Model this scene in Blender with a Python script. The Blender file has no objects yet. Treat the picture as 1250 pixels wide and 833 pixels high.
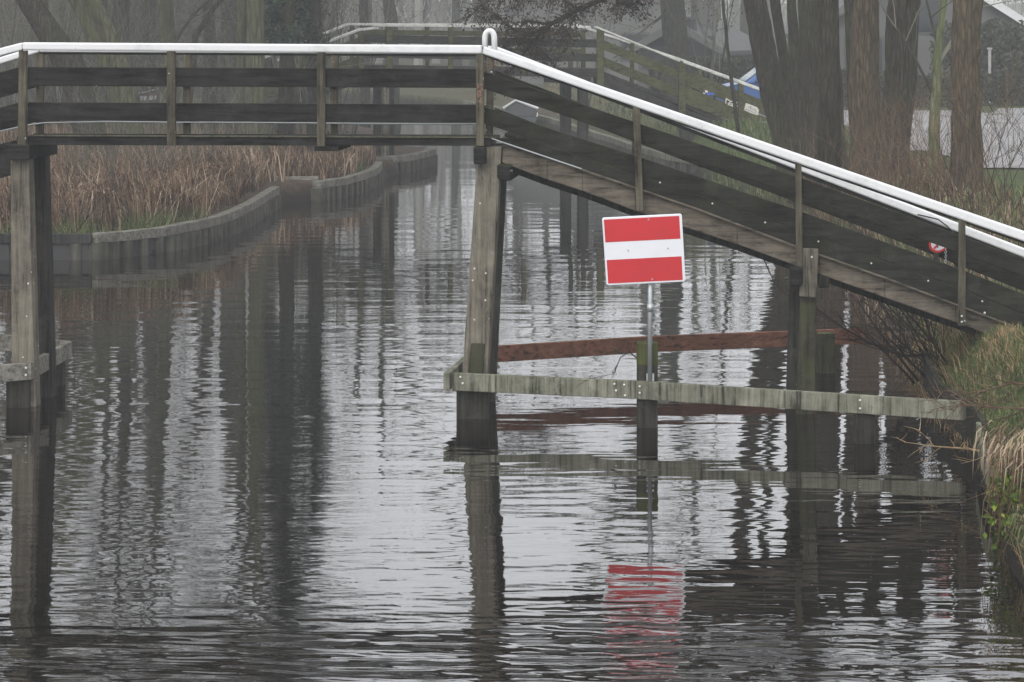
import bpy, math, random
from mathutils import Vector, noise
random.seed(7)
S = bpy.context.scene
COL = S.collection
F = 4000.0; H = 4.51; CX = 625.0          # focal length in photo pixels, eye height over the water
R = math.radians
U = random.uniform

# ------------------------------------------------------------------ helpers
def W(px, py, Y):
    return Vector(((px-CX)*Y/F, Y, H-py*Y/F))
def WZ(px, py, z):
    return W(px, py, F*(H-z)/py)

class M:
    """verts / faces collector"""
    def __init__(s): s.v=[]; s.f=[]; s.mi=[]
    def add(s, vs, fs, mi=0):
        n=len(s.v); s.v.extend([tuple(v) for v in vs]); s.f.extend([tuple(i+n for i in f) for f in fs]); s.mi.extend([mi]*len(fs))
    def prism(s, front, off, mi=0):
        n=len(front); off=Vector(off)
        vs=[Vector(p) for p in front]+[Vector(p)+off for p in front]
        fs=[tuple(range(n)), tuple(range(2*n-1,n-1,-1))]+[(i,i+n,(i+1)%n+n,(i+1)%n) for i in range(n)]
        s.add(vs,fs,mi)
    def box(s, c, d, rz=0, mi=0):
        cx,cy,cz=c; a,b,h=[x/2 for x in d]; cs,sn=math.cos(rz),math.sin(rz)
        vs=[(cx+x*cs-y*sn, cy+x*sn+y*cs, cz+z) for z in (-h,h) for x,y in ((-a,-b),(a,-b),(a,b),(-a,b))]
        s.add(vs,[(0,3,2,1),(4,5,6,7),(0,1,5,4),(1,2,6,5),(2,3,7,6),(3,0,4,7)],mi)
    def beam(s, a, b, h, d, mi=0):
        a=Vector(a); b=Vector(b); ax=(b-a).normalized()
        side=ax.cross(Vector((0,0,1)))
        if side.length<1e-4: side=Vector((1,0,0))
        side.normalize(); up=side.cross(ax).normalized()
        vs=[]
        for p in (a,b):
            for i,j in ((-1,-1),(1,-1),(1,1),(-1,1)): vs.append(p+side*(i*d/2)+up*(j*h/2))
        s.add(vs,[(0,1,2,3),(7,6,5,4),(0,4,5,1),(1,5,6,2),(2,6,7,3),(3,7,4,0)],mi)
    def tube(s, pts, rad, n=6, cap=True, rough=0, mi=0):
        pts=[Vector(p) for p in pts]; N=len(pts); vs=[]; fs=[]
        ref=Vector((0.31,0.95,0.05))
        for i,p in enumerate(pts):
            t=(pts[min(i+1,N-1)]-pts[max(i-1,0)]).normalized()
            x=t.cross(ref)
            if x.length<.05: x=t.cross(Vector((1,0,0)))
            x.normalize(); y=t.cross(x)
            for k in range(n):
                a=2*math.pi*k/n; r=rad[i]
                if rough: r*=1+rough*noise.noise(Vector((math.cos(a)*2.2+p.x,math.sin(a)*2.2+p.y,p.z*.9)))+rough*.5*noise.noise(Vector((math.cos(a)*7,math.sin(a)*7,p.z*1.6)))
                vs.append(p+x*(r*math.cos(a))+y*(r*math.sin(a)))
        for i in range(N-1):
            for k in range(n):
                k2=(k+1)%n
                fs.append((i*n+k,(i+1)*n+k,(i+1)*n+k2,i*n+k2))
        if cap and n>2:
            fs.append(tuple(range(n))); fs.append(tuple(range(N*n-1,(N-1)*n-1,-1)))
        s.add(vs,fs,mi)
    def card(s, p, d, w, side, mi=0):
        p=Vector(p); d=Vector(d); side=Vector(side)*w/2
        s.add([p-side,p+side,p+d+side*.6,p+d-side*.6],[(0,1,2,3)],mi)
    def leaf(s, p, size, mi=0):
        a=Vector((U(-1,1),U(-1,1),U(-1,1))).normalized(); b=a.cross(Vector((U(-1,1),U(-1,1),U(-1,1)))).normalized()
        p=Vector(p); a*=size; b*=size*.5
        s.add([p-a,p+b,p+a,p-b],[(0,1,2,3)],mi)

def rootloc(par):
    v=Vector((0,0,0))
    while par: v+=par.location; par=par.parent
    return v
def obj(name, m, mat, parent=None, loc=None, smooth=False, bevel=0):
    me=bpy.data.meshes.new(name)
    base=rootloc(parent)+(Vector(loc) if loc is not None else Vector((0,0,0)))
    me.from_pydata([tuple(Vector(v)-base) for v in m.v],[],m.f)
    for k in (mat if isinstance(mat,(list,tuple)) else [mat]): me.materials.append(k)
    if isinstance(mat,(list,tuple)): me.polygons.foreach_set('material_index',m.mi)
    if smooth: me.polygons.foreach_set('use_smooth',[True]*len(me.polygons))
    me.update()
    o=bpy.data.objects.new(name,me); COL.objects.link(o)
    if parent: o.parent=parent
    if loc is not None: o.location=loc
    if bevel:
        b=o.modifiers.new('bevel','BEVEL'); b.width=bevel; b.segments=2; b.limit_method='ANGLE'; b.angle_limit=R(40)
    return o
def tag(o,label,cat,group=None,kind=None):
    o['label']=label; o['category']=cat
    if group: o['group']=group
    if kind: o['kind']=kind
    return o
def thing(name,label,cat,loc,group=None):
    o=bpy.data.objects.new(name,None); COL.objects.link(o); o.location=loc; o.empty_display_size=.2
    return tag(o,label,cat,group)
def struct(name,m,mat,**k):
    o=obj(name,m,mat,**k); o['kind']='structure'; return o
def copy_tree(o,parent=None):
    c=o.copy(); COL.objects.link(c)
    if parent: c.parent=parent
    for ch in o.children: copy_tree(ch,c)
    return c

# ------------------------------------------------------------------ materials
def newmat(name):
    m=bpy.data.materials.new(name); m.use_nodes=True; nt=m.node_tree; nt.nodes.clear()
    out=nt.nodes.new('ShaderNodeOutputMaterial'); b=nt.nodes.new('ShaderNodeBsdfPrincipled')
    nt.links.new(b.outputs[0],out.inputs[0]); return m,nt,b
def N(nt,t,**k):
    n=nt.nodes.new(t)
    for a,v in k.items():
        if hasattr(n,a) and not a.startswith('i_'): setattr(n,a,v)
    return n
def ramp(nt,fac,stops):
    r=nt.nodes.new('ShaderNodeValToRGB'); e=r.color_ramp.elements
    while len(e)<len(stops): e.new(.5)
    for i,(p,c) in enumerate(stops): e[i].position=p; e[i].color=(*c,1) if len(c)==3 else c
    nt.links.new(fac,r.inputs[0]); return r.outputs[0]
def mix(nt,fac,a,b,mode='MIX'):
    m=nt.nodes.new('ShaderNodeMix'); m.data_type='RGBA'; m.blend_type=mode
    for s,v in ((m.inputs[0],fac),(m.inputs[6],a),(m.inputs[7],b)):
        if isinstance(v,(int,float)): s.default_value=v
        elif isinstance(v,tuple): s.default_value=(*v,1)
        else: nt.links.new(v,s)
    return m.outputs[2]
def math_(nt,op,a,b=0.0):
    m=nt.nodes.new('ShaderNodeMath'); m.operation=op
    for s,v in ((m.inputs[0],a),(m.inputs[1],b)):
        if isinstance(v,(int,float)): s.default_value=v
        else: nt.links.new(v,s)
    return m.outputs[0]
def coords(nt,scale,rot=(0,0,0)):
    g=nt.nodes.new('ShaderNodeNewGeometry'); mp=nt.nodes.new('ShaderNodeMapping')
    mp.inputs['Scale'].default_value=scale; mp.inputs['Rotation'].default_value=rot
    nt.links.new(g.outputs['Position'],mp.inputs[0]); return mp.outputs[0],g
def nse(nt,vec,scale,detail=5,rough=.6,dist=0):
    n=nt.nodes.new('ShaderNodeTexNoise'); n.inputs['Scale'].default_value=scale; n.inputs['Detail'].default_value=detail
    n.inputs['Roughness'].default_value=rough; n.inputs['Distortion'].default_value=dist
    nt.links.new(vec,n.inputs['Vector']); return n.outputs['Fac']
def bump(nt,b,h,strength,dist=.01):
    n=nt.nodes.new('ShaderNodeBump'); n.inputs['Strength'].default_value=strength; n.inputs['Distance'].default_value=dist
    nt.links.new(h,n.inputs['Height']); nt.links.new(n.outputs[0],b.inputs['Normal'])

def wood(name,dark,light,grain='x',moss=.0,mosscol=(.055,.07,.02),rough=.85,rot=0,spots=0,side_moss=0):
    m,nt,b=newmat(name)
    sc={'x':(.55,9,9),'z':(9,9,.5)}[grain]
    v,g=coords(nt,sc,(0,rot,0)); v2,_=coords(nt,(1,1,1))
    gr=nse(nt,v,2.2,7,.7,.4); bl=nse(nt,v2,2.6,6,.7); fine=nse(nt,v2,30,3,.6)
    f=math_(nt,'ADD',math_(nt,'MULTIPLY',gr,.55),math_(nt,'MULTIPLY',bl,.45))
    c=ramp(nt,f,[(.38,tuple(x*.75 for x in dark)),(.62,tuple(x*1.15 for x in light))])
    st=ramp(nt,gr,[(.36,(.2,.2,.2)),(.46,(1,1,1))])
    c=mix(nt,.7,c,st,'MULTIPLY')
    # pale grey lichen / weathering
    wl=ramp(nt,nse(nt,v2,4,7,.75),[(.54,(0,0,0)),(.68,(1,1,1))])
    c=mix(nt,math_(nt,'MULTIPLY',wl,.32),c,tuple(min(1,x*1.6+.02) for x in light))
    if moss:
        sep=nt.nodes.new('ShaderNodeSeparateXYZ'); nt.links.new(g.outputs['Normal'],sep.inputs[0])
        up=ramp(nt,sep.outputs[2],[(.25,(side_moss,)*3),(.8,(1,1,1))])
        mn=ramp(nt,nse(nt,v2,3.3,5,.7),[(.42,(0,0,0)),(.62,(1,1,1))])
        c=mix(nt,math_(nt,'MULTIPLY',math_(nt,'MULTIPLY',up,mn),moss),c,mosscol)
    if spots:
        vo=nt.nodes.new('ShaderNodeTexVoronoi'); vo.inputs['Scale'].default_value=9; nt.links.new(v2,vo.inputs['Vector'])
        sp=ramp(nt,math_(nt,'ADD',vo.outputs['Distance'],math_(nt,'MULTIPLY',fine,.15)),[(.15,(1,1,1)),(.19,(0,0,0))])
        sp=math_(nt,'MULTIPLY',sp,ramp(nt,nse(nt,v2,2.5,2,.5),[(.5,(0,0,0)),(.56,(1,1,1))]))
        c=mix(nt,sp,c,(.5,.5,.47))
    nt.links.new(c,b.inputs['Base Color']); b.inputs['Roughness'].default_value=rough
    b.inputs['Specular IOR Level'].default_value=.07
    bump(nt,b,math_(nt,'ADD',gr,math_(nt,'MULTIPLY',fine,.3)),.6,.008)
    return m
WD={}
WD['plank']=wood('dark_plank_wood',(.004,.004,.004),(.024,.023,.022),'x',.75,(.035,.045,.012))
WD['ramp_plank']=wood('mossy_ramp_wood',(.004,.0045,.0035),(.024,.024,.020),'x',.9,(.05,.06,.013),rot=R(19),side_moss=.10)
WD['post']=wood('weathered_post_wood',(.03,.028,.02),(.10,.09,.065),'z',.5,spots=1)
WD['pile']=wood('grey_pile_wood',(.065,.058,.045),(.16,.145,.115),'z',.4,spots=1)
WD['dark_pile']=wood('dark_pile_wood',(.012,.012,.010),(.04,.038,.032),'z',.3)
WD['moss_pile']=wood('mossy_pile_wood',(.012,.012,.009),(.045,.043,.032),'z',.8,(.06,.07,.016),side_moss=.35)
WD['moss_cap']=wood('mossy_cap_wood',(.015,.016,.01),(.05,.052,.02),'z',.8,(.075,.09,.02),side_moss=.6)
WD['stringer']=wood('brown_stringer_wood',(.05,.042,.034),(.135,.115,.092),'x',.6,rot=R(19),side_moss=.15)
WD['fender']=wood('grey_fender_wood',(.06,.062,.045),(.20,.195,.155),'z',.5,(.06,.085,.025),side_moss=.3)
WD['fender_left']=wood('pale_fender_wood',(.09,.085,.07),(.22,.21,.18),'x',.3)
WD['red']=wood('red_brown_beam_wood',(.075,.034,.022),(.165,.075,.048),'x',.15)
WD['far']=wood('olive_far_wood',(.035,.037,.018),(.085,.085,.042),'x',.5,rot=0,side_moss=.4)
WD['far_dark']=wood('dark_far_wood',(.015,.015,.013),(.04,.038,.034),'x',.3)
WD['cap']=wood('pale_cap_wood',(.06,.056,.046),(.18,.17,.145),'x',.3,side_moss=.1)
WD['sheet']=wood('dark_sheet_wood',(.012,.012,.012),(.038,.037,.035),'z',.2)
WD['rpile']=wood('revetment_pile_wood',(.014,.013,.012),(.06,.056,.05),'z',.3,side_moss=.1)

def plain(name,col,rough=.6,var=.15,metal=0,scale=5,bmp=.15):
    m,nt,b=newmat(name); v,_=coords(nt,(1,1,1)); n=nse(nt,v,scale,5,.65)
    lo=tuple(max(0,x*(1-var)) for x in col); hi=tuple(min(1,x*(1+var)) for x in col)
    nt.links.new(ramp(nt,n,[(.3,lo),(.7,hi)]),b.inputs['Base Color'])
    b.inputs['Roughness'].default_value=rough; b.inputs['Metallic'].default_value=metal
    if bmp: bump(nt,b,nse(nt,v,scale*5,3),bmp,.004)
    return m
def white_paint():
    m,nt,b=newmat('white_rail_paint'); v,_=coords(nt,(1,1,1)); n=nse(nt,v,2.2,6,.7); n2=nse(nt,v,22,4,.6)
    c=ramp(nt,n,[(.30,(.48,.49,.48)),(.5,(.60,.60,.605))])
    d=ramp(nt,n2,[(.66,(1,1,1)),(.76,(.55,.57,.5))])
    c=mix(nt,.8,c,d,'MULTIPLY'); c=mix(nt,ramp(nt,nse(nt,v,.9,6,.8),[(.56,(0,0,0)),(.70,(.5,.5,.5))]),c,(.30,.33,.26)); nt.links.new(c,b.inputs['Base Color']); b.inputs['Roughness'].default_value=.55
    bump(nt,b,n2,.1,.003); return m
WHITE=white_paint()
DULLWHITE=plain('dull_white_paint',(.48,.48,.44),.6,.3)
STEEL=plain('galvanised_steel',(.36,.38,.39),.45,.12,.6,8)
RED=plain('sign_red',(.43,.010,.016),.38,.08,0,3,.02)
SIGNW=plain('sign_white',(.62,.63,.66),.38,.04,0,3,.02)
BOLT=plain('bright_bolt',(.58,.57,.53),.35,.1)
BLACK=plain('black_paint',(.012,.012,.012),.5,.2)

def islands(name,stops,rough=.8,transl=0,noisescale=.8,nw=.45):
    m,nt,b=newmat(name); g=nt.nodes.new('ShaderNodeNewGeometry'); v,_=coords(nt,(1,1,1))
    n=nse(nt,v,noisescale,4,.6)
    f=math_(nt,'ADD',math_(nt,'MULTIPLY',g.outputs['Random Per Island'],1-nw),math_(nt,'MULTIPLY',n,nw))
    nt.links.new(ramp(nt,f,stops),b.inputs['Base Color']); b.inputs['Roughness'].default_value=rough
    b.inputs['Specular IOR Level'].default_value=.08
    if transl:
        tr=nt.nodes.new('ShaderNodeBsdfTranslucent'); nt.links.new(ramp(nt,f,stops),tr.inputs[0])
        ms=nt.nodes.new('ShaderNodeMixShader'); ms.inputs[0].default_value=transl
        out=[x for x in nt.nodes if x.type=='OUTPUT_MATERIAL'][0]
        nt.links.new(b.outputs[0],ms.inputs[1]); nt.links.new(tr.outputs[0],ms.inputs[2]); nt.links.new(ms.outputs[0],out.inputs[0])
    return m
REED=islands('dry_reed',[(.26,(.024,.021,.015)),(.42,(.066,.046,.032)),(.56,(.15,.092,.058)),(.72,(.40,.32,.23))],transl=.15,noisescale=.55,nw=.62)
GRASS=islands('green_grass',[(.2,(.03,.045,.018)),(.48,(.08,.105,.04)),(.7,(.14,.165,.07)),(.85,(.30,.26,.15))],transl=.2,noisescale=1.5)
TAN=islands('tan_grass',[(.2,(.13,.08,.045)),(.5,(.25,.17,.09)),(.8,(.42,.33,.2))],transl=.15)
TWIG=islands('red_brown_twigs',[(.2,(.04,.028,.02)),(.6,(.12,.075,.05)),(.85,(.20,.15,.10))])
GTWIG=islands('grey_twigs',[(.2,(.03,.03,.024)),(.55,(.085,.085,.065)),(.85,(.24,.23,.18))])
DTWIG=islands('dark_twigs',[(.2,(.012,.010,.008)),(.8,(.04,.032,.025))])
OAKLEAF=islands('dead_oak_leaf',[(.2,(.020,.018,.016)),(.6,(.045,.036,.030)),(.9,(.085,.06,.048))])
EVERG=islands('evergreen_leaf',[(.2,(.010,.022,.015)),(.6,(.028,.05,.032)),(.9,(.07,.10,.065))],rough=.5,noisescale=1.2)
HEDGE=islands('hedge_leaf',[(.2,(.02,.025,.015)),(.6,(.05,.055,.035)),(.9,(.10,.09,.06))],noisescale=1.0)
BUSHLEAF=islands('bright_leaf',[(.2,(.03,.06,.01)),(.6,(.10,.15,.02)),(.9,(.22,.24,.04))],rough=.45)

def bark(name,dark,light,moss=.3,scale=1.0):
    m,nt,b=newmat(name); v,g=coords(nt,(9*scale,9*scale,1.5*scale)); v2,_=coords(nt,(1,1,1))
    n=nse(nt,v,1.6,7,.7,.6); bl=nse(nt,v2,1.2,4,.6)
    vo=nt.nodes.new('ShaderNodeTexVoronoi'); vo.feature='DISTANCE_TO_EDGE'; vo.inputs['Scale'].default_value=1.7; nt.links.new(v,vo.inputs['Vector'])
    cr=ramp(nt,vo.outputs['Distance'],[(.02,(.12,.12,.12)),(.22,(1,1,1))])
    c=ramp(nt,n,[(.32,dark),(.68,light)]); c=mix(nt,.5,c,cr,'MULTIPLY')
    mm=ramp(nt,bl,[(.42,(0,0,0)),(.66,(1,1,1))])
    c=mix(nt,math_(nt,'MULTIPLY',mm,moss),c,(.07,.08,.032))
    nt.links.new(c,b.inputs['Base Color']); b.inputs['Roughness'].default_value=.9; b.inputs['Specular IOR Level'].default_value=.08
    bump(nt,b,math_(nt,'ADD',n,math_(nt,'MULTIPLY',cr,.8)),1.0,.03); return m
BK_D=bark('dark_bark',(.02,.018,.014),(.065,.058,.045),.25)
BK_B=bark('brown_ridged_bark',(.04,.03,.02),(.14,.11,.075),.12)
BK_O=bark('olive_bark',(.05,.05,.032),(.12,.12,.075),.6,.6)
BK_G=bark('green_sapling_bark',(.09,.11,.055),(.20,.22,.12),.5,.6)
BK_F=bark('grey_far_bark',(.03,.03,.026),(.07,.068,.058),.3)

# ------------------------------------------------------------------ canal shape, ground, water
LEFT=[(-30,144),(-18,141),(-12,136),(-7,124),(-3.7,104),(-2.5,94),(-2.16,89.2),(-3.07,84.6),(-3.26,81.6),(-3.5,76.5),(-4.4,73.2),(-5.1,72.9),(-5.14,70.9),(-5.22,66),(-5.55,60.8),(-6.3,58.4),(-7.24,56.8),(-12.5,56.8),(-12,45),(-11.5,30),(-11,-20)]
RIGHT=[(3.3,-20),(3.45,12),(3.75,22),(3.98,26),(4.35,30),(4.58,33),(4.5,35),(4.7,38),(5.0,45),(5.45,58),(5.3,66),(4.1,85),(2.9,98),(1.2,115),(-2,133),(-7,149),(-18,156),(-30,158)]
CANAL=LEFT+RIGHT
def inside(x,y,poly=CANAL):
    c=False; n=len(poly); j=n-1
    for i in range(n):
        xi,yi=poly[i]; xj,yj=poly[j]
        if (yi>y)!=(yj>y) and x<(xj-xi)*(y-yi)/(yj-yi)+xi: c=not c
        j=i
    return c
def pdist(x,y,line):
    best=1e9
    for (x1,y1),(x2,y2) in zip(line,line[1:]):
        dx,dy=x2-x1,y2-y1; t=max(0,min(1,((x-x1)*dx+(y-y1)*dy)/(dx*dx+dy*dy)))
        d=math.hypot(x-x1-t*dx,y-y1-t*dy)
        if d<best: best=d
    return best
def ss(a,b,x):
    t=max(0,min(1,(x-a)/(b-a))); return t*t*(3-2*t)
def gz(x,y):
    if -31<x<14 and -21<y<160:
        dl=pdist(x,y,LEFT); dr=pdist(x,y,RIGHT)
        if inside(x,y): return -1.2*min(1,min(dl,dr)/.6+.05) if min(dl,dr)>.0 else -.1
        if dl<dr:
            z=.40+.25*ss(.5,6,dl)+.25*ss(6,20,dl)
            if y>92: z=-.05+(z+.05)*ss(0,.8,dl)
        else:
            top=1.08+.1*ss(60,90,y)-.45*ss(92,110,y)-.14*ss(31,33,y)*(1-ss(36,38,y))
            z=-.1+(top+.1)*ss(-.1,.75+1.3*ss(40,50,y),dr)
            if y<32: z=.42*ss(-.05,.15,dr)+(.62)*ss(.15,1.3,dr)
            if y>92: z=.42+ (top-.42)*ss(.3,3,dr) if dr>.1 else .3
    else:
        z=(1.18 if x>0 else .9); 
        if y>110: z=.9
    return z+.05*noise.noise(Vector((x*.7,y*.5,0)))*(0 if inside(x,y) else 1)
def axis(lo,hi,step,far):
    a=[]; x=lo
    while x<hi: a.append(x); x+=step
    a.append(hi)
    out=[lo]; s=step
    l=[];x=lo
    while x>-far: s*=1.6; x-=s; l.append(x)
    r=[];x=hi;s=step
    while x<far: s*=1.6; x+=s; r.append(x)
    return l[::-1]+a+r
gx=axis(-13,13,.3,2500); gy=axis(10,160,.42,2500)
g=M(); nx=len(gx)
for y in gy:
    for x in gx: g.v.append((x,y,gz(x,y)))
for j in range(len(gy)-1):
    for i in range(nx-1): g.f.append((j*nx+i,j*nx+i+1,(j+1)*nx+i+1,(j+1)*nx+i))
g.mi=[0]*len(g.f)
def ground_mat():
    m,nt,b=newmat('bank_ground'); v,ge=coords(nt,(1,1,1)); sep=nt.nodes.new('ShaderNodeSeparateXYZ'); nt.links.new(ge.outputs['Position'],sep.inputs[0])
    n=nse(nt,v,.5,6,.65); n2=nse(nt,v,6,6,.7); n3=nse(nt,v,28,4,.7)
    litter=ramp(nt,n2,[(.3,(.025,.018,.012)),(.5,(.06,.045,.032)),(.72,(.12,.085,.055))])
    grass=ramp(nt,n2,[(.3,(.035,.05,.018)),(.6,(.075,.105,.035)),(.8,(.13,.14,.06))])
    # grass on the right bank and beyond the bend, leaf litter on the left bank
    mx=ramp(nt,math_(nt,'ADD',math_(nt,'MULTIPLY',sep.outputs[0],.08),.3),[(.35,(0,0,0)),(.65,(1,1,1))])
    my=ramp(nt,math_(nt,'MULTIPLY',sep.outputs[1],.005),[(.58,(0,0,0)),(.66,(.45,.45,.45))])
    msk=math_(nt,'MAXIMUM',mx,my)
    msk=math_(nt,'MULTIPLY',msk,ramp(nt,n,[(.30,(.15,.15,.15)),(.5,(1,1,1))]))
    c=mix(nt,msk,litter,grass)
    wet=ramp(nt,sep.outputs[2],[(.12,(1,1,1)),(.42,(0,0,0))])
    c=mix(nt,wet,c,(.018,.014,.010))
    nt.links.new(c,b.inputs['Base Color']); b.inputs['Roughness'].default_value=.95; b.inputs['Specular IOR Level'].default_value=.1
    bump(nt,b,math_(nt,'ADD',n2,n3),.8,.05); return m
struct('ground',g,ground_mat(),smooth=True)

def water_mat():
    m,nt,b=newmat('canal_water')
    b.inputs['Base Color'].default_value=(.006,.005,.004,1); b.inputs['Roughness'].default_value=.015; b.inputs['IOR'].default_value=1.333
    b.inputs['Specular IOR Level'].default_value=.5
    v1,ge=coords(nt,(.55,1.0,1)); a=nse(nt,v1,2.9,2,.5,.3)
    v2,_=coords(nt,(.45,1.0,1),(0,0,R(9))); c=nse(nt,v2,8.5,3,.5,.2)
    v3,_=coords(nt,(.35,.9,1),(0,0,R(-12))); d=nse(nt,v3,.55,2,.5)
    sep=nt.nodes.new('ShaderNodeSeparateXYZ'); nt.links.new(ge.outputs['Position'],sep.inputs[0])
    # calm and ruffled patches
    v4,_=coords(nt,(.10,.22,1)); pt=ramp(nt,nse(nt,v4,1.0,3,.5),[(.35,(.45,.45,.45)),(.65,(1,1,1))])
    h=math_(nt,'ADD',math_(nt,'MULTIPLY',a,.0030),math_(nt,'MULTIPLY',c,.0006))
    h=math_(nt,'MULTIPLY',h,pt)
    ruf=nt.nodes.new('ShaderNodeMapRange'); ruf.inputs[1].default_value=22.3; ruf.inputs[2].default_value=27; ruf.inputs[3].default_value=1.6; ruf.inputs[4].default_value=1.0; nt.links.new(sep.outputs[1],ruf.inputs[0]); h=math_(nt,'MULTIPLY',h,ruf.outputs[0])
    h=math_(nt,'ADD',h,math_(nt,'MULTIPLY',d,.008))
    n=nt.nodes.new('ShaderNodeBump'); n.inputs['Strength'].default_value=1; n.inputs['Distance'].default_value=WAVE
    nt.links.new(h,n.inputs['Height']); nt.links.new(n.outputs[0],b.inputs['Normal'])
    return m
WAVE=1.0
import numpy as np
def water_mesh():
    rng=np.random.RandomState(4)
    ys=[-25.,-5.,8.,16.]; y=20.5
    while y<75: ys.append(y); y+=max(.014,.62*y*y/(F*H))
    while y<162: ys.append(y); y+=1.2
    ys.append(162.); ys=np.array(ys); K=300
    u=np.linspace(0,1,K); Yg=np.repeat(ys[:,None],K+4,1)
    xl=np.maximum(-.163*np.maximum(ys,20)-.4,-16); xr=np.minimum(.163*np.maximum(ys,20)+.4,7.5)
    Xg=np.empty_like(Yg); Xg[:,0]=-34; Xg[:,1]=-17; Xg[:,-1]=12; Xg[:,-2]=9
    Xg[:,2:-2]=xl[:,None]+(xr-xl)[:,None]*u[None]
    dY=np.maximum(.014,.62*ys**2/(F*H)); Z=np.zeros_like(Yg)
    NC=46; lam=np.exp(np.linspace(np.log(.085),np.log(1.7),NC)); sl=SLOPE/np.sqrt(NC)*np.sqrt(2)
    for l in lam:
        a=rng.normal(0,.24 if l<.6 else .4); k=2*np.pi/l; ph=rng.uniform(0,6.28)
        att=np.clip((l/dY-2.5)/3,0,1)[:,None]
        w1=1+.0*Yg
        # slowly varying gusts, different for every wave train
        g1=.55+.45*np.sin(Xg*rng.uniform(.3,1.1)*rng.choice([-1,1])+Yg*rng.uniform(.25,.8)+rng.uniform(0,6.28))
        wt=1.25 if .12<l<.5 else .8
        Z+=wt*sl/k*att*g1*1.3*np.sin(k*(np.cos(a)*Yg+np.sin(a)*Xg)+ph)
    edge=23.5+.35*np.sin(Xg*.9+1)+.25*np.sin(Xg*2.3)
    t=np.clip((edge+.9-Yg)/1.5,0,1); Z*=1+RUF*t*t*(3-2*t)
    fade=np.clip((ys-20.4)/1.,0,1)[:,None]; Z*=fade
    Z[:,:2]=0; Z[:,-2:]=0; Z[0]=0; Z[-1]=0
    R_,C_=Yg.shape; n_=R_*C_; co=np.stack([Xg,Yg,Z],-1).reshape(-1).astype(np.float32)
    me=bpy.data.meshes.new('water'); me.vertices.add(n_); me.vertices.foreach_set('co',co)
    i=np.arange(R_-1)[:,None]*C_+np.arange(C_-1)[None]; q=np.stack([i,i+1,i+1+C_,i+C_],-1).reshape(-1).astype(np.int32); nf=len(q)//4
    me.loops.add(nf*4); me.loops.foreach_set('vertex_index',q); me.polygons.add(nf)
    me.polygons.foreach_set('loop_start',np.arange(nf,dtype=np.int32)*4); me.polygons.foreach_set('use_smooth',np.ones(nf,dtype=bool))
    me.update(calc_edges=True); me.materials.append(water_mat()); o=bpy.data.objects.new('water',me); COL.objects.link(o); o['kind']='structure'
SLOPE=.0105; RUF=3.6
water_mesh()

# road on the right
def road():
    poly=[(5.2,91),(5.0,99.5),(20,101),(60,103),(60,58),(13.5,60.5),(10.6,63.5),(9.0,68),(8.9,78),(8.0,86)]
    m=M(); xs=[4+i*.9 for i in range(64)]; ys=[57+j*.9 for j in range(53)]
    idx={}
    for j,y in enumerate(ys):
        for i,x in enumerate(xs):
            idx[i,j]=len(m.v); m.v.append((x,y,max(gz(x,y),1.1)+.03))
    for j in range(len(ys)-1):
        for i in range(len(xs)-1):
            if inside(xs[i]+.45,ys[j]+.45,poly): m.f.append((idx[i,j],idx[i+1,j],idx[i+1,j+1],idx[i,j+1])); m.mi.append(0)
    mt,nt,b=newmat('road_paving'); v,_=coords(nt,(1,1,1)); n=nse(nt,v,.35,5,.6); n2=nse(nt,v,14,4,.7)
    c=ramp(nt,n,[(.35,(.12,.117,.112)),(.6,(.185,.18,.172))]); c=mix(nt,.5,c,ramp(nt,n2,[(.3,(.6,.6,.6)),(.6,(1,1,1))]),'MULTIPLY')
    nt.links.new(c,b.inputs['Base Color']); b.inputs['Roughness'].default_value=.55; bump(nt,b,n2,.3,.01)
    struct('road',m,mt)
road()

# ------------------------------------------------------------------ a vertical bridge plane, addressed in photo pixels
class Plane:
    def __init__(s,Y0,alpha): s.Y0=Y0; s.a=alpha; s.t=math.tan(alpha); s.n=Vector((math.sin(alpha),math.cos(alpha),0)); s.c=math.cos(alpha)
    def P(s,px,py,w=0):
        Y=(s.Y0+w/s.c)/(1+s.t*(px-CX)/F); return W(px,py,Y)
    def poly(s,m,pts,w0,w1,mi=0):
        m.prism([s.P(x,y,w0) for x,y in pts],s.n*(w1-w0),mi)
    def strip(s,m,top,bot,w0,w1,mi=0):
        for i in range(len(top)-1): s.poly(m,[top[i],top[i+1],bot[i+1],bot[i]],w0,w1,mi)
    def post(s,m,xt,yt,xb,yb,wd,w0,w1,wb=None):
        wb=wb or wd; s.poly(m,[(xt-wd/2,yt),(xt+wd/2,yt),(xb+wb/2,yb),(xb-wb/2,yb)],w0,w1)
def lerp(line,x):
    for (x1,y1),(x2,y2) in zip(line,line[1:]):
        if x1<=x<=x2: return y1+(y2-y1)*(x-x1)/(x2-x1)
    return line[0][1] if x<line[0][0] else line[-1][1]
def cut(line,xs): return [(x,lerp(line,x)) for x in xs]

# ------------------------------------------------------------------ NEAR FOOTBRIDGE
B=Plane(35.86,R(5)); n=B.n
base=B.P(588,178,.5); base.z=0
br=thing('footbridge','dark wooden arched footbridge with white handrails crossing the canal in front','footbridge',base)
def part(name,mat,fn,par=br,bevel=.006,**k):
    m=M(); fn(m); return obj(name,m,mat,par,bevel=bevel,**k)
RAILW=.11
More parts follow.
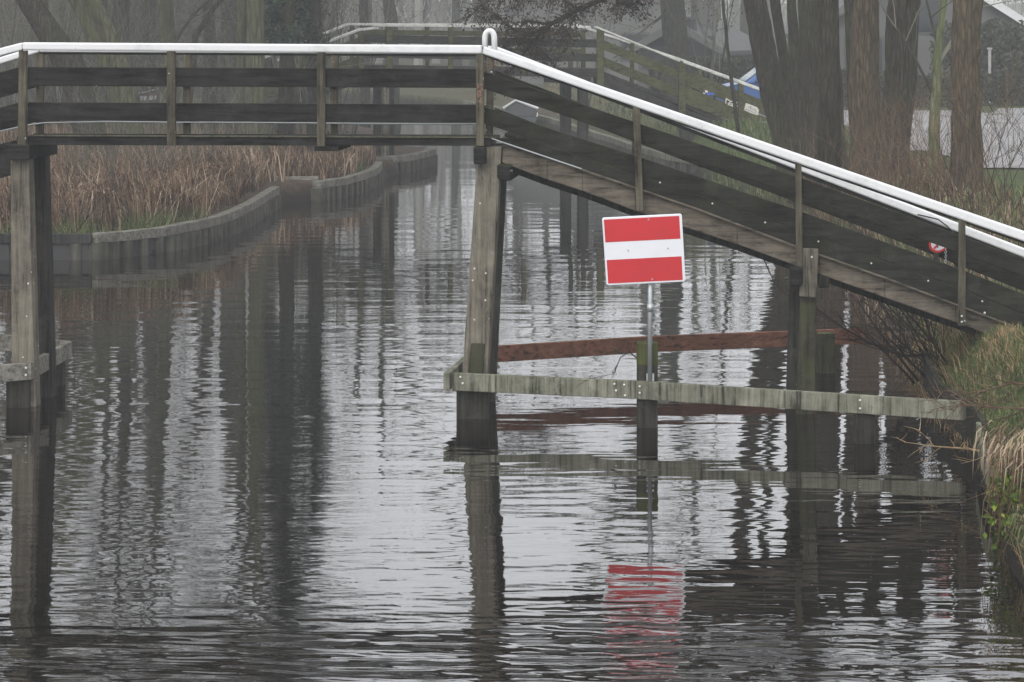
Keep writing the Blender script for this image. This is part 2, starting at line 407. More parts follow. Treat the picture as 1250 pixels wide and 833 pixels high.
# handrails: near (w -.06...) flat, left ramp, right ramp
near_top=[(590,56.5),(720,98.5),(850,142.5),(971,184),(1150,246.5),(1250,281),(1420,341)]
near_bot=[(590,66.5),(720,109),(850,153),(971,195),(1150,259),(1250,293.5),(1420,354)]
def hr(pts_top,pts_bot,w0,w1,mat=WHITE,name='handrail'):
    def f(m): B.strip(m,pts_top,pts_bot,w0,w1)
    return part(name,mat,f,bevel=.018)
hr([(27,52),(588,55.5)],[(27,61.5),(588,66)],-.07,.06)
hr([(-260,126),(27,52)],[(-260,136.5),(27,61.5)],-.07,.06)
hr([near_top[0],near_top[-1]],[near_bot[0],near_bot[-1]],-.075,.06)
# far handrails
hr([(48,55.5),(600,56.5)],[(48,64),(600,66.5)],.95,1.08)
hr([(-230,139),(48,55.5)],[(-230,148),(48,64)],.95,1.08)
far_top=[(601,55.5),(1000,205.5),(1250,302),(1400,361)]; far_bot=[(601,64),(1000,214.5),(1250,313.5),(1400,373)]
hr([far_top[0],far_top[-1]],[far_bot[0],far_bot[-1]],.95,1.09)
# dark strips standing in for the shaded gap under the rails
def bat(m): B.strip(m,[(48,64.3),(600,66.8)],[(48,66.6),(600,69.4)],.98,1.04)
part('rail_gap_strip',WD['plank'],bat,bevel=0)
part('rail_gap_strip',WD['plank'],lambda m:B.strip(m,[(601,64.3),(1400,373.4)],[(601,67.6),(1400,378)],.98,1.04),bevel=0)
part('rail_gap_strip',WD['plank'],lambda m:B.strip(m,[(590,66.8),(1420,354.4)],[(590,68.6),(1420,357)],-.03,.02),bevel=0)
# white hoop on the crest
def hoop(m):
    pts=[];N_=14
    for i in range(N_+1):
        a=math.pi*i/N_; pts.append(B.P(597.4-5.6*math.cos(a),46.5-8.6*math.sin(a),.0))
    pts=[B.P(591.6,60,.0)]+pts+[B.P(603.4,63,.0)]
    m.tube(pts,[.030]*len(pts),8)
    m.tube([p+n*.07 for p in pts],[.030]*len(pts),8)
    for a_ in range(len(pts)-1): 
        q=[pts[a_]*1.0,pts[a_+1]*1.0]; m.add([q[0],q[1],q[1]+n*.07,q[0]+n*.07],[(0,1,2,3)])
part('hoop',WHITE,hoop,bevel=0,smooth=True)
# flat planks, one board between each pair of posts
seg=[(33,203),(213,387),(397,581)]
for x0,x1 in seg:
    for (y0,y1,h) in ((82,84.6,22.5),(125,128,21.8)):
        ya=y0+(y1-y0)*(x0-27)/561; yb=y0+(y1-y0)*(x1-27)/561
        part('rail_plank',WD['plank'],lambda m:B.strip(m,[(x0-5,ya),(x1+5,yb)],[(x0-5,ya+h),(x1+5,yb+h)],.03,.075))
for x0,x1 in ((54,226),(232,405),(411,597)):   # far side boards
    for (y0,y1,h) in ((82.5,85,22.7),(126.4,128.5,22.6)):
        ya=y0+(y1-y0)*(x0-27)/561; yb=y0+(y1-y0)*(x1-27)/561
        part('rail_plank',WD['post'],lambda m:B.strip(m,[(x0-4,ya),(x1+4,yb)],[(x0-4,ya+h),(x1+4,yb+h)],.92,.965))
# left ramp boards
for y,h in ((82,22),(125,22)):
    part('rail_plank',WD['plank'],lambda m:B.strip(m,[(-260,y+77),(22,y+.5)],[(-260,y+77+h),(22,y+h)],.03,.075))
for y,h in ((84,22),(126,22)):
    part('rail_plank',WD['plank'],lambda m:B.strip(m,[(-230,y+82),(46,y)],[(-230,y+82+h),(46,y+h)],.92,.965))
# right ramp boards
up_top=[(592,87.6),(700,124),(772,148.4),(850,175),(1000,225),(1150,280),(1250,316),(1420,378)]
up_bot=[(592,108.5),(700,145),(772,171.5),(850,196),(1000,248),(1150,301),(1250,338),(1420,401)]
lo_top=[(592,130),(700,167),(774,190),(850,215),(1000,266),(1080,296),(1170,328),(1250,360),(1420,424)]
lo_bot=[(592,150.5),(644,168),(700,188),(850,237),(1000,289),(1170,351),(1250,384),(1420,449)]
fa_bot=[(600,168.5),(616,174),(710,206),(850,253.7),(972,300),(1080,338),(1170,372),(1250,402),(1420,468)]
for x0,x1 in ((590,772),(781,970),(979,1170),(1179,1420)):
    xs=[x0-4 if x0>600 else x0,(x0+x1)/2,min(x1+4,1420)]
    part('rail_plank',WD['ramp_plank'],lambda m:B.strip(m,cut(up_top,xs),cut(up_bot,xs),.03,.075))
    part('rail_plank',WD['ramp_plank'],lambda m:B.strip(m,cut(lo_top,xs),cut(lo_bot,xs),.03,.078))
xs=[644,700,850,1000,1170,1250,1420]
part('side_board',WD['ramp_plank'],lambda m:(B.poly(m,[(590,169),(644,168.6),(644,183.5),(616,174.5),(600,170.5)],.02,.065),B.strip(m,cut([(a,b+.6) for a,b in lo_bot],xs),cut(fa_bot,xs),.02,.065)))
part('drip_strip',STEEL,lambda m:B.strip(m,[(600,168.4),(612,172.6),(650,185.3),(710,205.6)],[(600,169.8),(612,174),(650,186.8),(710,207)],.005,.019),bevel=0)
part('drip_strip',WD['stringer'],lambda m:B.strip(m,cut(fa_bot,[711,850,972,1080,1170,1240]),[(x,y+2.2) for x,y in cut(fa_bot,[711,850,972,1080,1170,1240])],.004,.02),bevel=0)
# far side ramp boards
part('rail_plank',WD['ramp_plank'],lambda m:B.strip(m,[(604,86),(850,180),(1000,236),(1133,288),(1400,394)],[(604,108),(850,202),(1000,257),(1133,309),(1400,416)],.92,.965))
part('rail_plank',WD['ramp_plank'],lambda m:B.strip(m,[(604,132),(850,226),(1000,284),(1400,442)],[(604,151),(850,250),(1000,306),(1400,464)],.92,.965))
# stringers
st_bot=[(613,199),(668,219.6),(711,233.5),(776,258.0),(900,298.7),(1000,335),(1080,363.6),(1167,394),(1420,489)]
xs=[613,668,711,776,900,1000,1080,1167,1420]
part('stringer',WD['stringer'],lambda m:B.strip(m,[(x,y-6) for x,y in cut(fa_bot,xs)],cut(st_bot,xs),.085,.2),bevel=.01)
part('stringer',WD['dark_pile'],lambda m:B.strip(m,[(x,y-6) for x,y in cut(fa_bot,xs)],[(x,y+7.5) for x,y in cut(st_bot,xs)],.78,.9),bevel=.01)
part('stringer',WD['plank'],lambda m:B.strip(m,[(-260,250),(14,180)],[(-260,284),(14,214)],.085,.2))
part('stringer',WD['plank'],lambda m:B.strip(m,[(-240,240),(40,172)],[(-240,272),(40,204)],.78,.9))
# flat edge beams + deck
part('edge_beam',WD['plank'],lambda m:B.strip(m,[(20,166.5),(600,168.8)],[(20,177.3),(600,178.2)],.02,.12))
part('edge_lip',WD['post'],lambda m:B.strip(m,[(34,165.2),(610,167.6)],[(34,166.4),(610,168.7)],-.01,.1),bevel=0)
part('edge_beam',WD['plank'],lambda m:B.strip(m,[(40,163.5),(606,165)],[(40,172),(606,173.4)],.86,.96))
def deck(m):
    k=0
    xs_=[22+ i*10.2 for i in range(57)]
    for x in xs_: B.poly(m,[(x,168.2),(x+9.6,168.2),(x+9.6,172.4),(x,172.4)],.125,.855)
part('deck_planks',WD['plank'],deck,bevel=0)
def rdeck(m):
    x=616
    while x<1400:
        y=lerp(fa_bot,x)-11; y2=lerp(fa_bot,x+9.5)-11
        B.poly(m,[(x,y),(x+9.5,y2),(x+9.5,y2+4),(x,y+4)],.08,.90); x+=10.2
part('deck_planks',WD['plank'],rdeck,bevel=0)
def ldeck(m):
    x=-250
    while x<12: 
        y=168+(22-x)*.258; B.poly(m,[(x,y+2.5),(x+9.5,y),(x+9.5,y+4),(x,y+6.5)],.12,.86); x+=10.2
part('deck_planks',WD['plank'],ldeck,bevel=0)
part('bearing_block',WD['plank'],lambda m:B.poly(m,[(384,179),(413,179),(413,184.7),(384,184.7)],-.04,1.0))
# posts near
for xt,yt,xb,yb,wd in ((27.5,62,26.5,178.5,9.6),(208.2,62.5,208.8,178,9.4),(391.6,64.5,391.8,179,9.2),(585.5,66.3,585.8,178.6,9.0),(776.5,127,781,258,8.2),(974.5,195.5,976,326,7.8),(1174.5,266,1174,398,8.4),(-160,112,-160,232,9)):
    part('rail_post',WD['post'],lambda m:B.post(m,xt,yt,xb,yb,wd,-.06,.022,wd*1.08))
for xt,yt,xb,yb,wd in ((48.5,66,47.5,170,9),(228,67,227.5,169.5,8.6),(408,68,407.5,169.5,8.6),(598.5,68,597,168,8.4),(776,135,775,225,8),(973,214,972,300,8),(1171,290,1170,372,8),(-135,124,-135,226,9)):
    part('rail_post',WD['post'],lambda m:B.post(m,xt,yt,xb,yb,wd,.97,1.045))
part('lit_edge_tube',STEEL,lambda m:m.tube([B.P(x,y,.90) for x,y in ((-60,172),(0,160.5),(33,153),(54,150.2),(130,148.6),(210,149.6),(300,149.8),(390,150.6),(480,151.2),(590,151.6))],[.009]*10,6),bevel=0,smooth=True)  # pale tube standing in for the lit bottom edge of the far plank
# peeling red patch on the kink post
PINK=islands('faded_red_paint',[(.2,(.13,.075,.055)),(.7,(.24,.14,.11)),(.9,(.30,.25,.21))])
def patch(m):
    for i in range(46):
        x=585.7+U(-3.6,3.4); y=U(102,127); s=U(.6,1.6)
        B.poly(m,[(x-s*.6,y-s),(x+s*.5,y-s*.7),(x+s*.7,y+s),(x-s*.3,y+s*.8)],-.064,-.0605)
part('paint_patch',PINK,patch,bevel=0)
# pier 1 (left), pier 2 (crest right), pier 3 (under the ramp)
def pile(name,mat,q,w0,w1):
    part(name,mat,lambda m:B.poly(m,q,w0,w1),bevel=.012)
pile('pile',WD['pile'],[(12.5,190),(35,190),(45,560),(15,560)],0,.26)
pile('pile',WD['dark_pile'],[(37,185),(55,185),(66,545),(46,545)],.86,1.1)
part('cross_beam',WD['plank'],lambda m:B.poly(m,[(8,177),(36,177.6),(36,195.5),(8,195)],-.17,1.2),bevel=.01)
pile('pile',WD['pile'],[(583.5,179),(612.5,179),(589,560),(557,560)],.05,.29)
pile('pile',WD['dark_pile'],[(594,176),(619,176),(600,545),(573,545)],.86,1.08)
part('cross_beam',WD['plank'],lambda m:B.poly(m,[(578,180),(592,180),(592,200.5),(578,200.5)],-.14,1.2),bevel=.01)
part('cross_beam',WD['plank'],lambda m:B.poly(m,[(606.5,201),(624,202.5),(623.5,221.5),(606.8,219)],-.14,1.2),bevel=.02)
pile('moss_board',WD['moss_pile'],[(575,419),(592,419.5),(589,457),(571,456)],.025,.048)
pile('pile',WD['pile'],[(979,303),(999.5,304),(996,364),(975.5,362)],-.03,.078)
pile('pile',WD['moss_pile'],[(978,330),(997,330),(994,560),(969.5,560)],.082,.30)
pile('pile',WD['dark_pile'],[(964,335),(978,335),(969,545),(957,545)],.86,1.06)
part('cross_beam',WD['plank'],lambda m:B.poly(m,[(964.5,326),(980,326),(980,350),(964.5,350)],-.14,1.25),bevel=.03)
part('cross_beam',WD['dark_pile'],lambda m:B.poly(m,[(999,335),(1012,337),(1012,352),(999,352)],.1,1.2),bevel=.02)
for xx,yy in ((805.6,223),(869.6,248.6),(934,271.7),(999,295),(1063.6,321.6),(1133,343),(1199,368)):
    def f(m):
        p=B.P(xx,yy,.018); m.tube([p,p-n*.018],[.0105,.008],8)
    part('bolt',BOLT,f,bevel=0,smooth=True)
for xx,yy in ((1174,386),(1174,393),(1202,382)):
    def f(m):
        p=B.P(xx,yy,-.055); m.tube([p,p-n*.018],[.012,.009],8)
    part('bolt',BOLT,f,bevel=0)
for xx,yy,ww in ((624.0,209,-.12),(960,340,-.1)):
    part('bolt',BLACK,lambda m:m.tube([B.P(xx-2,yy,ww),B.P(xx+2,yy,ww)],[.02,.02],8),bevel=0)
# loose cable under the far rail
part('cable',BLACK,lambda m:m.tube([B.P(1120,262,.9),B.P(1145,268,.9),B.P(1156,276,.9),B.P(1165,285,.9)],[.008]*4,6),bevel=0)

# ------------------------------------------------------------------ FENDERS (guide timbers in the water)
ZT,ZB=.50,.31
def gp(px,py,z=ZT): return WZ(px,py,z)
def fbeam(m,a,b,dep=.075,zt=ZT,zb=ZB):
    a=Vector((a.x,a.y,0)); b=Vector((b.x,b.y,0)); t=(b-a).normalized(); s=Vector((-t.y,t.x,0))
    if s.y<0: s=-s
    m.prism([a+Vector((0,0,zt)),b+Vector((0,0,zt)),b+Vector((0,0,zb)),a+Vector((0,0,zb))],s*dep)
def fpost(m,px,py,wpx,top,dep=.2,z0=-.9,back=.08):
    p=gp(px,py); wm=wpx*p.y/F; m.box((p.x,p.y+back+dep/2,(top+z0)/2),(wm,dep,top-z0))
A=gp(549,455.5); A2=gp(775,465.3); A3=gp(1176,490.5)
fr=thing('mooring_fender','grey timber guide fence in the water under the bridge ramp, with a red-brown rear beam','fender',(A2.x,A2.y,0))
f_=lambda name,mat,fn,par,bv=.008: obj(name,(lambda m:(fn(m),m)[1])(M()),mat,par,bevel=bv)
f_('front_beam',WD['fender'],lambda m:fbeam(m,A+Vector((.02,0,0)),A2),fr)
f_('front_beam',WD['fender'],lambda m:fbeam(m,A2+Vector((.004,0,0)),A3),fr)
C0=gp(586,424); C1=gp(795,410.8); C2=gp(1056,401)
f_('rear_beam',WD['red'],lambda m:fbeam(m,C0,C1),fr)
f_('rear_beam',WD['red'],lambda m:fbeam(m,C1+Vector((.004,0,0)),C2),fr)
f_('end_beam',WD['fender'],lambda m:m.prism([A+Vector((.0,0,0)),A+Vector((0,0,-.19)),C0+Vector((0,0,-.19)),C0],(-.07,0,0)),fr)
f_('fender_post',WD['dark_pile'],lambda m:fpost(m,577,456,40,.34,.24),fr)
f_('fender_post',WD['dark_pile'],lambda m:fpost(m,593,424,22,.42,.22),fr)
f_('fender_post',WD['dark_pile'],lambda m:fpost(m,791,466,25,.80,.22,back=.09),fr)
f_('post_cap',WD['moss_cap'],lambda m:fpost(m,791,466,25.5,.895,.23,z0=.66,back=.085),fr)
f_('fender_post',WD['dark_pile'],lambda m:fpost(m,1059,484.5,24,.42,.22,back=.17),fr)
f_('fender_post',WD['moss_pile'],lambda m:fpost(m,1006,402.5,21,.48,.22,back=-.30),fr)
def bolts(px,py,par,pl=None):
    m=M(); p=gp(px,lerp([(549,455.5),(775,465.3),(1176,490.5)],px)); z=H-py*p.y/F
    m.tube([Vector((p.x,p.y+.01,z)),Vector((p.x,p.y-.014,z))],[.014,.010],8); obj('bolt',m,BOLT,par,smooth=True)
for a,b in ((562,460.5),(564.8,468.3),(750,469),(752,477),(762,470),(763,483),(781,472),(781,480),(1050,489),(1050,499)): bolts(a,b,fr)
# left fender
L0=gp(-190,461); L1=gp(38,443.2); L2=gp(88,416.6); L3=gp(-200,388)
fl=thing('mooring_fender','pale grey timber fender corner round the left bridge piles','fender',(L1.x,L1.y,0))
f_('front_beam',WD['fender_left'],lambda m:fbeam(m,L0,L1-Vector((.03,0,0))),fl)
def side(m):
    t=(L2-L1); s=Vector((-t.y,t.x,0)).normalized()
    m.prism([L1,L2,L2-Vector((0,0,.19)),L1-Vector((0,0,.19))],s*.075)
f_('side_beam',WD['fender_left'],side,fl)
f_('rear_beam',WD['fender_left'],lambda m:fbeam(m,L3,L2-Vector((.09,0,0))),fl)
def sidepost(px,py,wpx,back=.1): 
    p=gp(px,py); f_('fender_post',WD['dark_pile'],lambda m:m.box((p.x-.13,p.y+back,-.26),(wpx*p.y/F,.2,1.3)),fl)
f_('fender_post',WD['dark_pile'],lambda m:fpost(m,20,444,28,.35,.22),fl)
sidepost(59,432,12); sidepost(72,425,14); sidepost(86,418,13,-.05)
for a,b in ((30.5,451),(27,460)):
    p=WZ(a,b,.4); f_('bolt',BOLT,lambda m:m.tube([L1.lerp(L0,.03)+Vector((0,.01,-.05 if b<455 else -.13)),L1.lerp(L0,.03)+Vector((0,-.014,-.05 if b<455 else -.13))],[.014,.01],8),fl,0)

# ------------------------------------------------------------------ NO-ENTRY STYLE WATERWAY SIGN
def sign():
    Y=A2.y-.12+.02; Y=34.62-.15
    c=[W(734.8,266,Y),W(832.3,261,Y),W(837,344,Y),W(740.5,348.8,Y)]   # TL TR BR BL
    pl=thing('waterway_sign','square red and white striped waterway sign on a grey pole fixed to the guide fence','sign',(W(794,465,Y).x,Y,.45))
    def q(u,v): return c[0]*(1-u)*(1-v)+c[1]*u*(1-v)+c[2]*u*v+c[3]*(1-u)*v
    def rounded(u0,v0,u1,v1,r,y0,y1):
        pts=[]
        if r>0:
            for (cu,cv,a0) in ((u0+r,v0+r,180),(u1-r,v0+r,270),(u1-r,v1-r,0),(u0+r,v1-r,90)):
                for k in range(6):
                    a=R(a0+k*18); pts.append((cu+r*math.cos(a),cv+r*math.sin(a)))
        else: pts=[(u0,v0),(u1,v0),(u1,v1),(u0,v1)]
        m=M(); m.prism([q(u,v)+Vector((0,y0,0)) for u,v in pts],(0,y1-y0,0)); return m
    pn=obj('panel',rounded(0,0,1,1,.03,0,.035),SIGNW,pl,bevel=.006)
    obj('stripe',rounded(.022,.030,.965,.365,.0,-.003,.001),RED,pn)
    obj('stripe',rounded(.022,.625,.965,.972,.0,-.003,.001),RED,pn)
    for u_,v_ in ((.58,.06),(.58,.94),(.30,.5),(.80,.5)):
        m=M(); p=q(u_,v_); m.tube([p+Vector((0,-.003,0)),p+Vector((0,-.009,0))],[.010,.008],8); obj('bolt',m,STEEL,pn)
    m=M(); m.tube([W(793.8,300,Y+.09),W(793.6,372,Y+.06),W(793.4,465,Y+.0)],[.026,.026,.025],12); obj('pole',m,STEEL,pl,smooth=True)
    m=M(); m.tube([W(793.7,371,Y+.06),W(793.7,381,Y+.06)],[.033,.033],12); obj('pole_sleeve',m,STEEL,pl,smooth=True)
    m=M(); m.box(tuple(W(793.7,310,Y+.05)),(.5,.03,.04)); obj('bracket',m,STEEL,pl)
    m=M(); m.box(tuple(W(793.7,463,Y+.03)),(.08,.06,.12)); obj('clamp',m,STEEL,pl)
sign()

# small round prohibition sign on the ramp
def round_sign():
    w_=.80; c=B.P(1146.5,296.5,w_)
    t=thing('round_sign','small round red-rimmed sign with a red slash, half hidden behind the ramp boards','sign',(c.x,c.y,c.z-.45))
    ax=Vector((B.c,-math.sin(B.a),0)); up=Vector((.22,0,1)).normalized()
    def disc(r0,r1,d,th):
        m=M(); k=32
        if r0==0: m.prism([c+ax*(r1*math.cos(2*math.pi*i/k))+up*(r1*math.sin(2*math.pi*i/k))-n*d for i in range(k)],n*th)
        else:
            for i in range(k):
                a,b=2*math.pi*i/k,2*math.pi*(i+1)/k
                m.prism([c+ax*(r*math.cos(x))+up*(r*math.sin(x))-n*d for r,x in ((r0,a),(r0,b),(r1,b),(r1,a))],n*th)
        return m
    d0=obj('disc',disc(0,.112,0,.012),SIGNW,t)
    obj('rim',disc(.088,.113,.004,.003),RED,d0)
    def bar(a,b,wd,dd,mat,nm):
        m=M(); p=c+ax*a[0]+up*a[1]-n*dd; q_=c+ax*b[0]+up*b[1]-n*dd; s=(q_-p).normalized().cross(n)*wd/2
        m.prism([p-s,q_-s,q_+s,p+s],n*.003); obj(nm,m,mat,d0)
    bar((-.03,.05),(-.01,-.055),.025,.005,BLACK,'symbol'); bar((-.045,.0),(.02,-.01),.02,.008,BLACK,'symbol')
    bar((.05,.07),(-.045,-.07),.020,.012,RED,'slash')
    m=M(); m.tube([c-up*.09+n*.03,c-up*.36+n*.03],[.028,.028],10); obj('post',m,WD['dark_pile'],t,smooth=True)
    m=M()
    for i in range(7):
        p=c+ax*(.085+.006*i)+up*(-.075-.026*i)-n*.02
        pts=[]
        for k in range(9):
            a=2*math.pi*k/8; e=(ax if i%2 else n)
            pts.append(p+e*(.010*math.cos(a))+up*(.018*math.sin(a)))
        m.tube(pts,[.0035]*9,5,cap=False)
    obj('chain',m,STEEL,t,smooth=True)
round_sign()

# ------------------------------------------------------------------ FAR FOOTBRIDGE
G=Plane(87.3,R(-18)); gn=G.n
fb=G.P(590,85,.6); fb.z=0
far=thing('footbridge','fog-greyed wooden footbridge with pale handrails behind the front bridge','footbridge',fb)
fp=lambda name,mat,fn,bv=.006:part(name,mat,fn,far,bv)
fp('handrail',DULLWHITE,lambda m:G.strip(m,[(456,29.5),(722,32)],[(456,32.6),(722,34.8)],-.07,.07),.01)
fp('handrail',DULLWHITE,lambda m:G.strip(m,[(340,72),(440,34.8),(462,33)],[(340,75.2),(440,38),(462,35.6)],-.07,.07),.01)
fp('handrail',DULLWHITE,lambda m:G.strip(m,[(727,31.6),(830,73.6)],[(727,34),(830,76.2)],-.07,.07),.01)
fp('handrail',DULLWHITE,lambda m:G.strip(m,[(834,73.6),(940,111.5),(990,129)],[(834,77),(940,115.5),(990,133)],-.07,.07),.01)
fp('handrail',DULLWHITE,lambda m:G.strip(m,[(320,70),(425,28.4),(700,29.4)],[(320,73.4),(425,31.4),(700,31.8)],1.15,1.28),.01)
fp('handrail',DULLWHITE,lambda m:G.strip(m,[(700,28),(830,71),(930,108)],[(700,30.8),(830,74),(930,111.6)],1.15,1.28),.01)
fp('rail_plank',WD['far_dark'],lambda m:G.strip(m,[(438,42),(733,48.5)],[(438,52),(733,58.5)],.03,.07))
fp('rail_plank',WD['far_dark'],lambda m:G.strip(m,[(438,60.5),(733,66)],[(438,70.5),(733,75.5)],.03,.07))
fp('rail_plank',WD['far'],lambda m:G.strip(m,[(425,36),(715,40)],[(425,42),(715,46)],1.1,1.14))
fp('rail_plank',WD['far'],lambda m:G.strip(m,[(425,57),(715,60)],[(425,64),(715,67)],1.1,1.14))
for a,b,h in ((49,92,11.5),(69.5,113,12)):
    fp('rail_plank',WD['far'],lambda m:G.strip(m,[(736,a),(833,b-4)],[(736,a+h),(833,b-4+h)],.03,.07))
fp('rail_plank',WD['far'],lambda m:G.strip(m,[(836,86),(975,139)],[(836,104),(975,157)],.03,.07))
fp('rail_plank',WD['far'],lambda m:G.strip(m,[(836,106),(975,159)],[(836,127),(975,178)],.03,.07))
fp('white_batten',DULLWHITE,lambda m:G.strip(m,[(724,88),(800,113.5)],[(724,90),(800,115.5)],1.05,1.1),0)
fp('stringer',WD['far_dark'],lambda m:G.strip(m,[(733,91),(836,133),(975,186)],[(733,108),(836,150),(975,203)],.08,.2))
fp('stringer',WD['far_dark'],lambda m:G.strip(m,[(726,90),(836,133),(960,180)],[(726,106),(836,150),(960,197)],1.0,1.12))
for a,h in ((46,12),(68,12)):
    fp('rail_plank',WD['far'],lambda m:G.strip(m,[(320,a+43),(438,a)],[(320,a+43+h),(438,a+h)],.03,.07))
fp('stringer',WD['far_dark'],lambda m:G.strip(m,[(320,128),(440,84)],[(320,146),(440,101)],.08,1.1))
fp('deck',WD['far_dark'],lambda m:G.strip(m,[(436,79.5),(733,84)],[(436,90),(733,95)],0,1.2))
fp('deck',WD['far_dark'],lambda m:G.strip(m,[(733,86),(975,181)],[(733,91),(975,186)],.1,1.1),0)
for xt,yt,xb,yb,wd in ((441,36,441,92,6.5),(475.5,32,475.5,92,7),(550.5,33,550.5,92,5.5),(640,33,640,93,5.5),(733.5,34,733.5,106,8.5),(833,75,833,151,8),(905,102,905,170,6),(380,58,380,118,6)):
    fp('rail_post',WD['far'],lambda m:G.post(m,xt,yt,xb,yb,wd,-.06,.02))
for xt,yt,xb,yb,wd in ((430,31,430,88,5),(522,31,522,88,4.5),(600,31,600,88,4.5),(697,31,697,90,5),(712.5,37,712.5,88,5),(772,53,772,105,4.5),(855,86,855,135,4.5)):
    fp('rail_post',WD['far'],lambda m:G.post(m,xt,yt,xb,yb,wd,1.13,1.2))
for xs_,mt,w0 in ((464,'far_dark',1.0),(471.5,'pile',.0),(478,'dark_pile',.5),(713,'dark_pile',.0),(692,'dark_pile',1.0),(838,'dark_pile',.1)):
    fp('pile',WD[mt],lambda m:G.post(m,xs_,88 if xs_<800 else 140,xs_,222,(12 if xs_==464 else 7 if xs_<600 else 11),w0,w0+.22))
fp('cross_beam',WD['far_dark'],lambda m:G.poly(m,[(458,90),(484,90),(484,97),(458,97)],-.1,1.3))
fp('cross_beam',WD['far_dark'],lambda m:G.poly(m,[(684,95),(722,95),(722,102),(684,102)],-.1,1.3))
# painted scrawl and stickers on the ramp board
YEL=plain('yellow_paint',(.6,.6,.16),.6,.15); BLU=plain('blue_paint',(.03,.10,.42),.5,.1); PALE=plain('pale_paint',(.62,.6,.52),.6,.15)
def scr(pts,wd,mat,name='graffiti'):
    m=M()
    for (x1,y1),(x2,y2) in zip(pts,pts[1:]):
        p=G.P(x1,y1,-.002); q_=G.P(x2,y2,-.002); s=(q_-p).normalized().cross(gn)*wd/2
        m.prism([p-s,q_-s,q_+s,p+s],gn*.006)
    obj(name,m,mat,far)
OFFY=0
scr([(886,126.5),(886.5,120.5),(892,124),(888.5,127.5),(895,130)],.028,DULLWHITE if False else PALE)
scr([(891,123.5),(896,124.5),(893,129),(897,126)],.026,PALE)
scr([(900,125),(896.5,128),(899,131.5)],.03,PALE)
m=M(); G.poly(m,[(900.5,130),(903,127.8),(907,128.5),(908.5,131),(906,133.6),(902,132.8)],.022,.029); obj('graffiti',m,YEL,far)
m=M(); G.poly(m,[(910.5,126),(924,131),(926.5,134.5),(925,141),(917,138.6),(908,134.5)],.022,.029); obj('sticker',m,PALE,far)
scr([(913,131),(917,130),(916,133),(921,134)],.02,STEEL); scr([(922,133),(923,139)],.02,STEEL); scr([(910,133.5),(921,138)],.02,STEEL)
m=M(); G.poly(m,[(862,112.5),(873,114.2),(870,116.5),(863,116)],.022,.029); obj('sticker',m,BLU,far)
m=M(); G.poly(m,[(860.5,110.2),(864.5,111.2),(863.5,113.4),(861,113)],.018,.0285); obj('sticker',m,WHITE,far)

# ------------------------------------------------------------------ REVETMENTS
def resample(line,step):
    out=[]; 
    for (x1,y1),(x2,y2) in zip(line,line[1:]):
        L=math.hypot(x2-x1,y2-y1); k=max(1,round(L/step))
        for i in range(k): out.append((x1+(x2-x1)*i/k,y1+(y2-y1)*i/k))
    out.append(line[-1]); return out
def smoothl(line,it=2):
    for _ in range(it):
        o=[line[0]]
        for a,b in zip(line,line[1:]): o+= [(a[0]*.75+b[0]*.25,a[1]*.75+b[1]*.25),(a[0]*.25+b[0]*.75,a[1]*.25+b[1]*.75)]
        o.append(line[-1]); line=o
    return line
def revet(line,label,step=.40,z=.46,capw=.2,caph=.17,piles=True,curve=True,capmat='cap',r=.15):
    ln=smoothl(line,2) if curve else line
    mid=line[len(line)//2]
    t=thing('revetment',label,'retaining wall',(mid[0],mid[1],0))
    m=M(); pts=resample(ln,1.6)
    P3=[Vector((x,y,z-caph/2)) for x,y in pts]
    segs=[]
    for i,(a,b) in enumerate(zip(P3,P3[1:])):
        cb=M(); d=(b-a).normalized(); off=U(-.006,.006)
        cb.beam(a-d*.004+Vector((0,0,off)),b+d*.02+Vector((0,0,off)),caph,capw); obj('cap_board',cb,WD[capmat],t,bevel=.012)
    if piles:
        pp=resample(ln,step)
        for i in range(len(pp)-1):
            x=(pp[i][0]+pp[i+1][0])/2; y=(pp[i][1]+pp[i+1][1])/2
            q=M(); rr=r*U(.85,1.0); q.tube([(x,y,-.7),(x,y,z-caph-.002)],[rr,rr],10); obj('pile',q,WD['rpile'],t,smooth=True)
    q=M()
    for a,b in zip(pts,pts[1:]): q.beam((a[0],a[1],-.2),(b[0],b[1],-.2),.96,.06)
    obj('sheeting',q,BLACK,t)
    return t
revet([(-12.4,56.85),(-9.9,56.83),(-7.3,56.8)],'straight dark timber bank wall at the far left under the reeds',step=.5,curve=False,capmat='sheet',r=.14)
revet([(-7.26,56.8),(-6.3,58.2),(-5.6,60.8),(-5.3,64.5),(-5.22,68),(-5.14,71.1)],'curved bank wall of round piles with pale cap board below the dry reeds',step=.40)
revet([(-5.35,74.4),(-4.42,74.4)],'short dark straight bank wall between the two curved walls',curve=False,capmat='fender_left',step=.45,z=.5)
revet([(-4.38,73.3),(-3.85,74.6),(-3.5,77),(-3.3,79.6),(-3.34,82)],'curved pale-capped bank wall left of the far bridge piles',step=.42)
revet([(-3.6,84.3),(-2.9,85.2),(-2.45,87),(-2.16,89.3)],'curved bank wall right behind the far bridge piles',step=.42)
revet([(5.3,82),(4.2,85.6),(3.5,91),(2.9,97.4),(1.9,107),(1.1,115),(-1.9,132)],'long dark bank wall on the right shore behind the far bridge',step=.8,r=.2,capmat='fender')

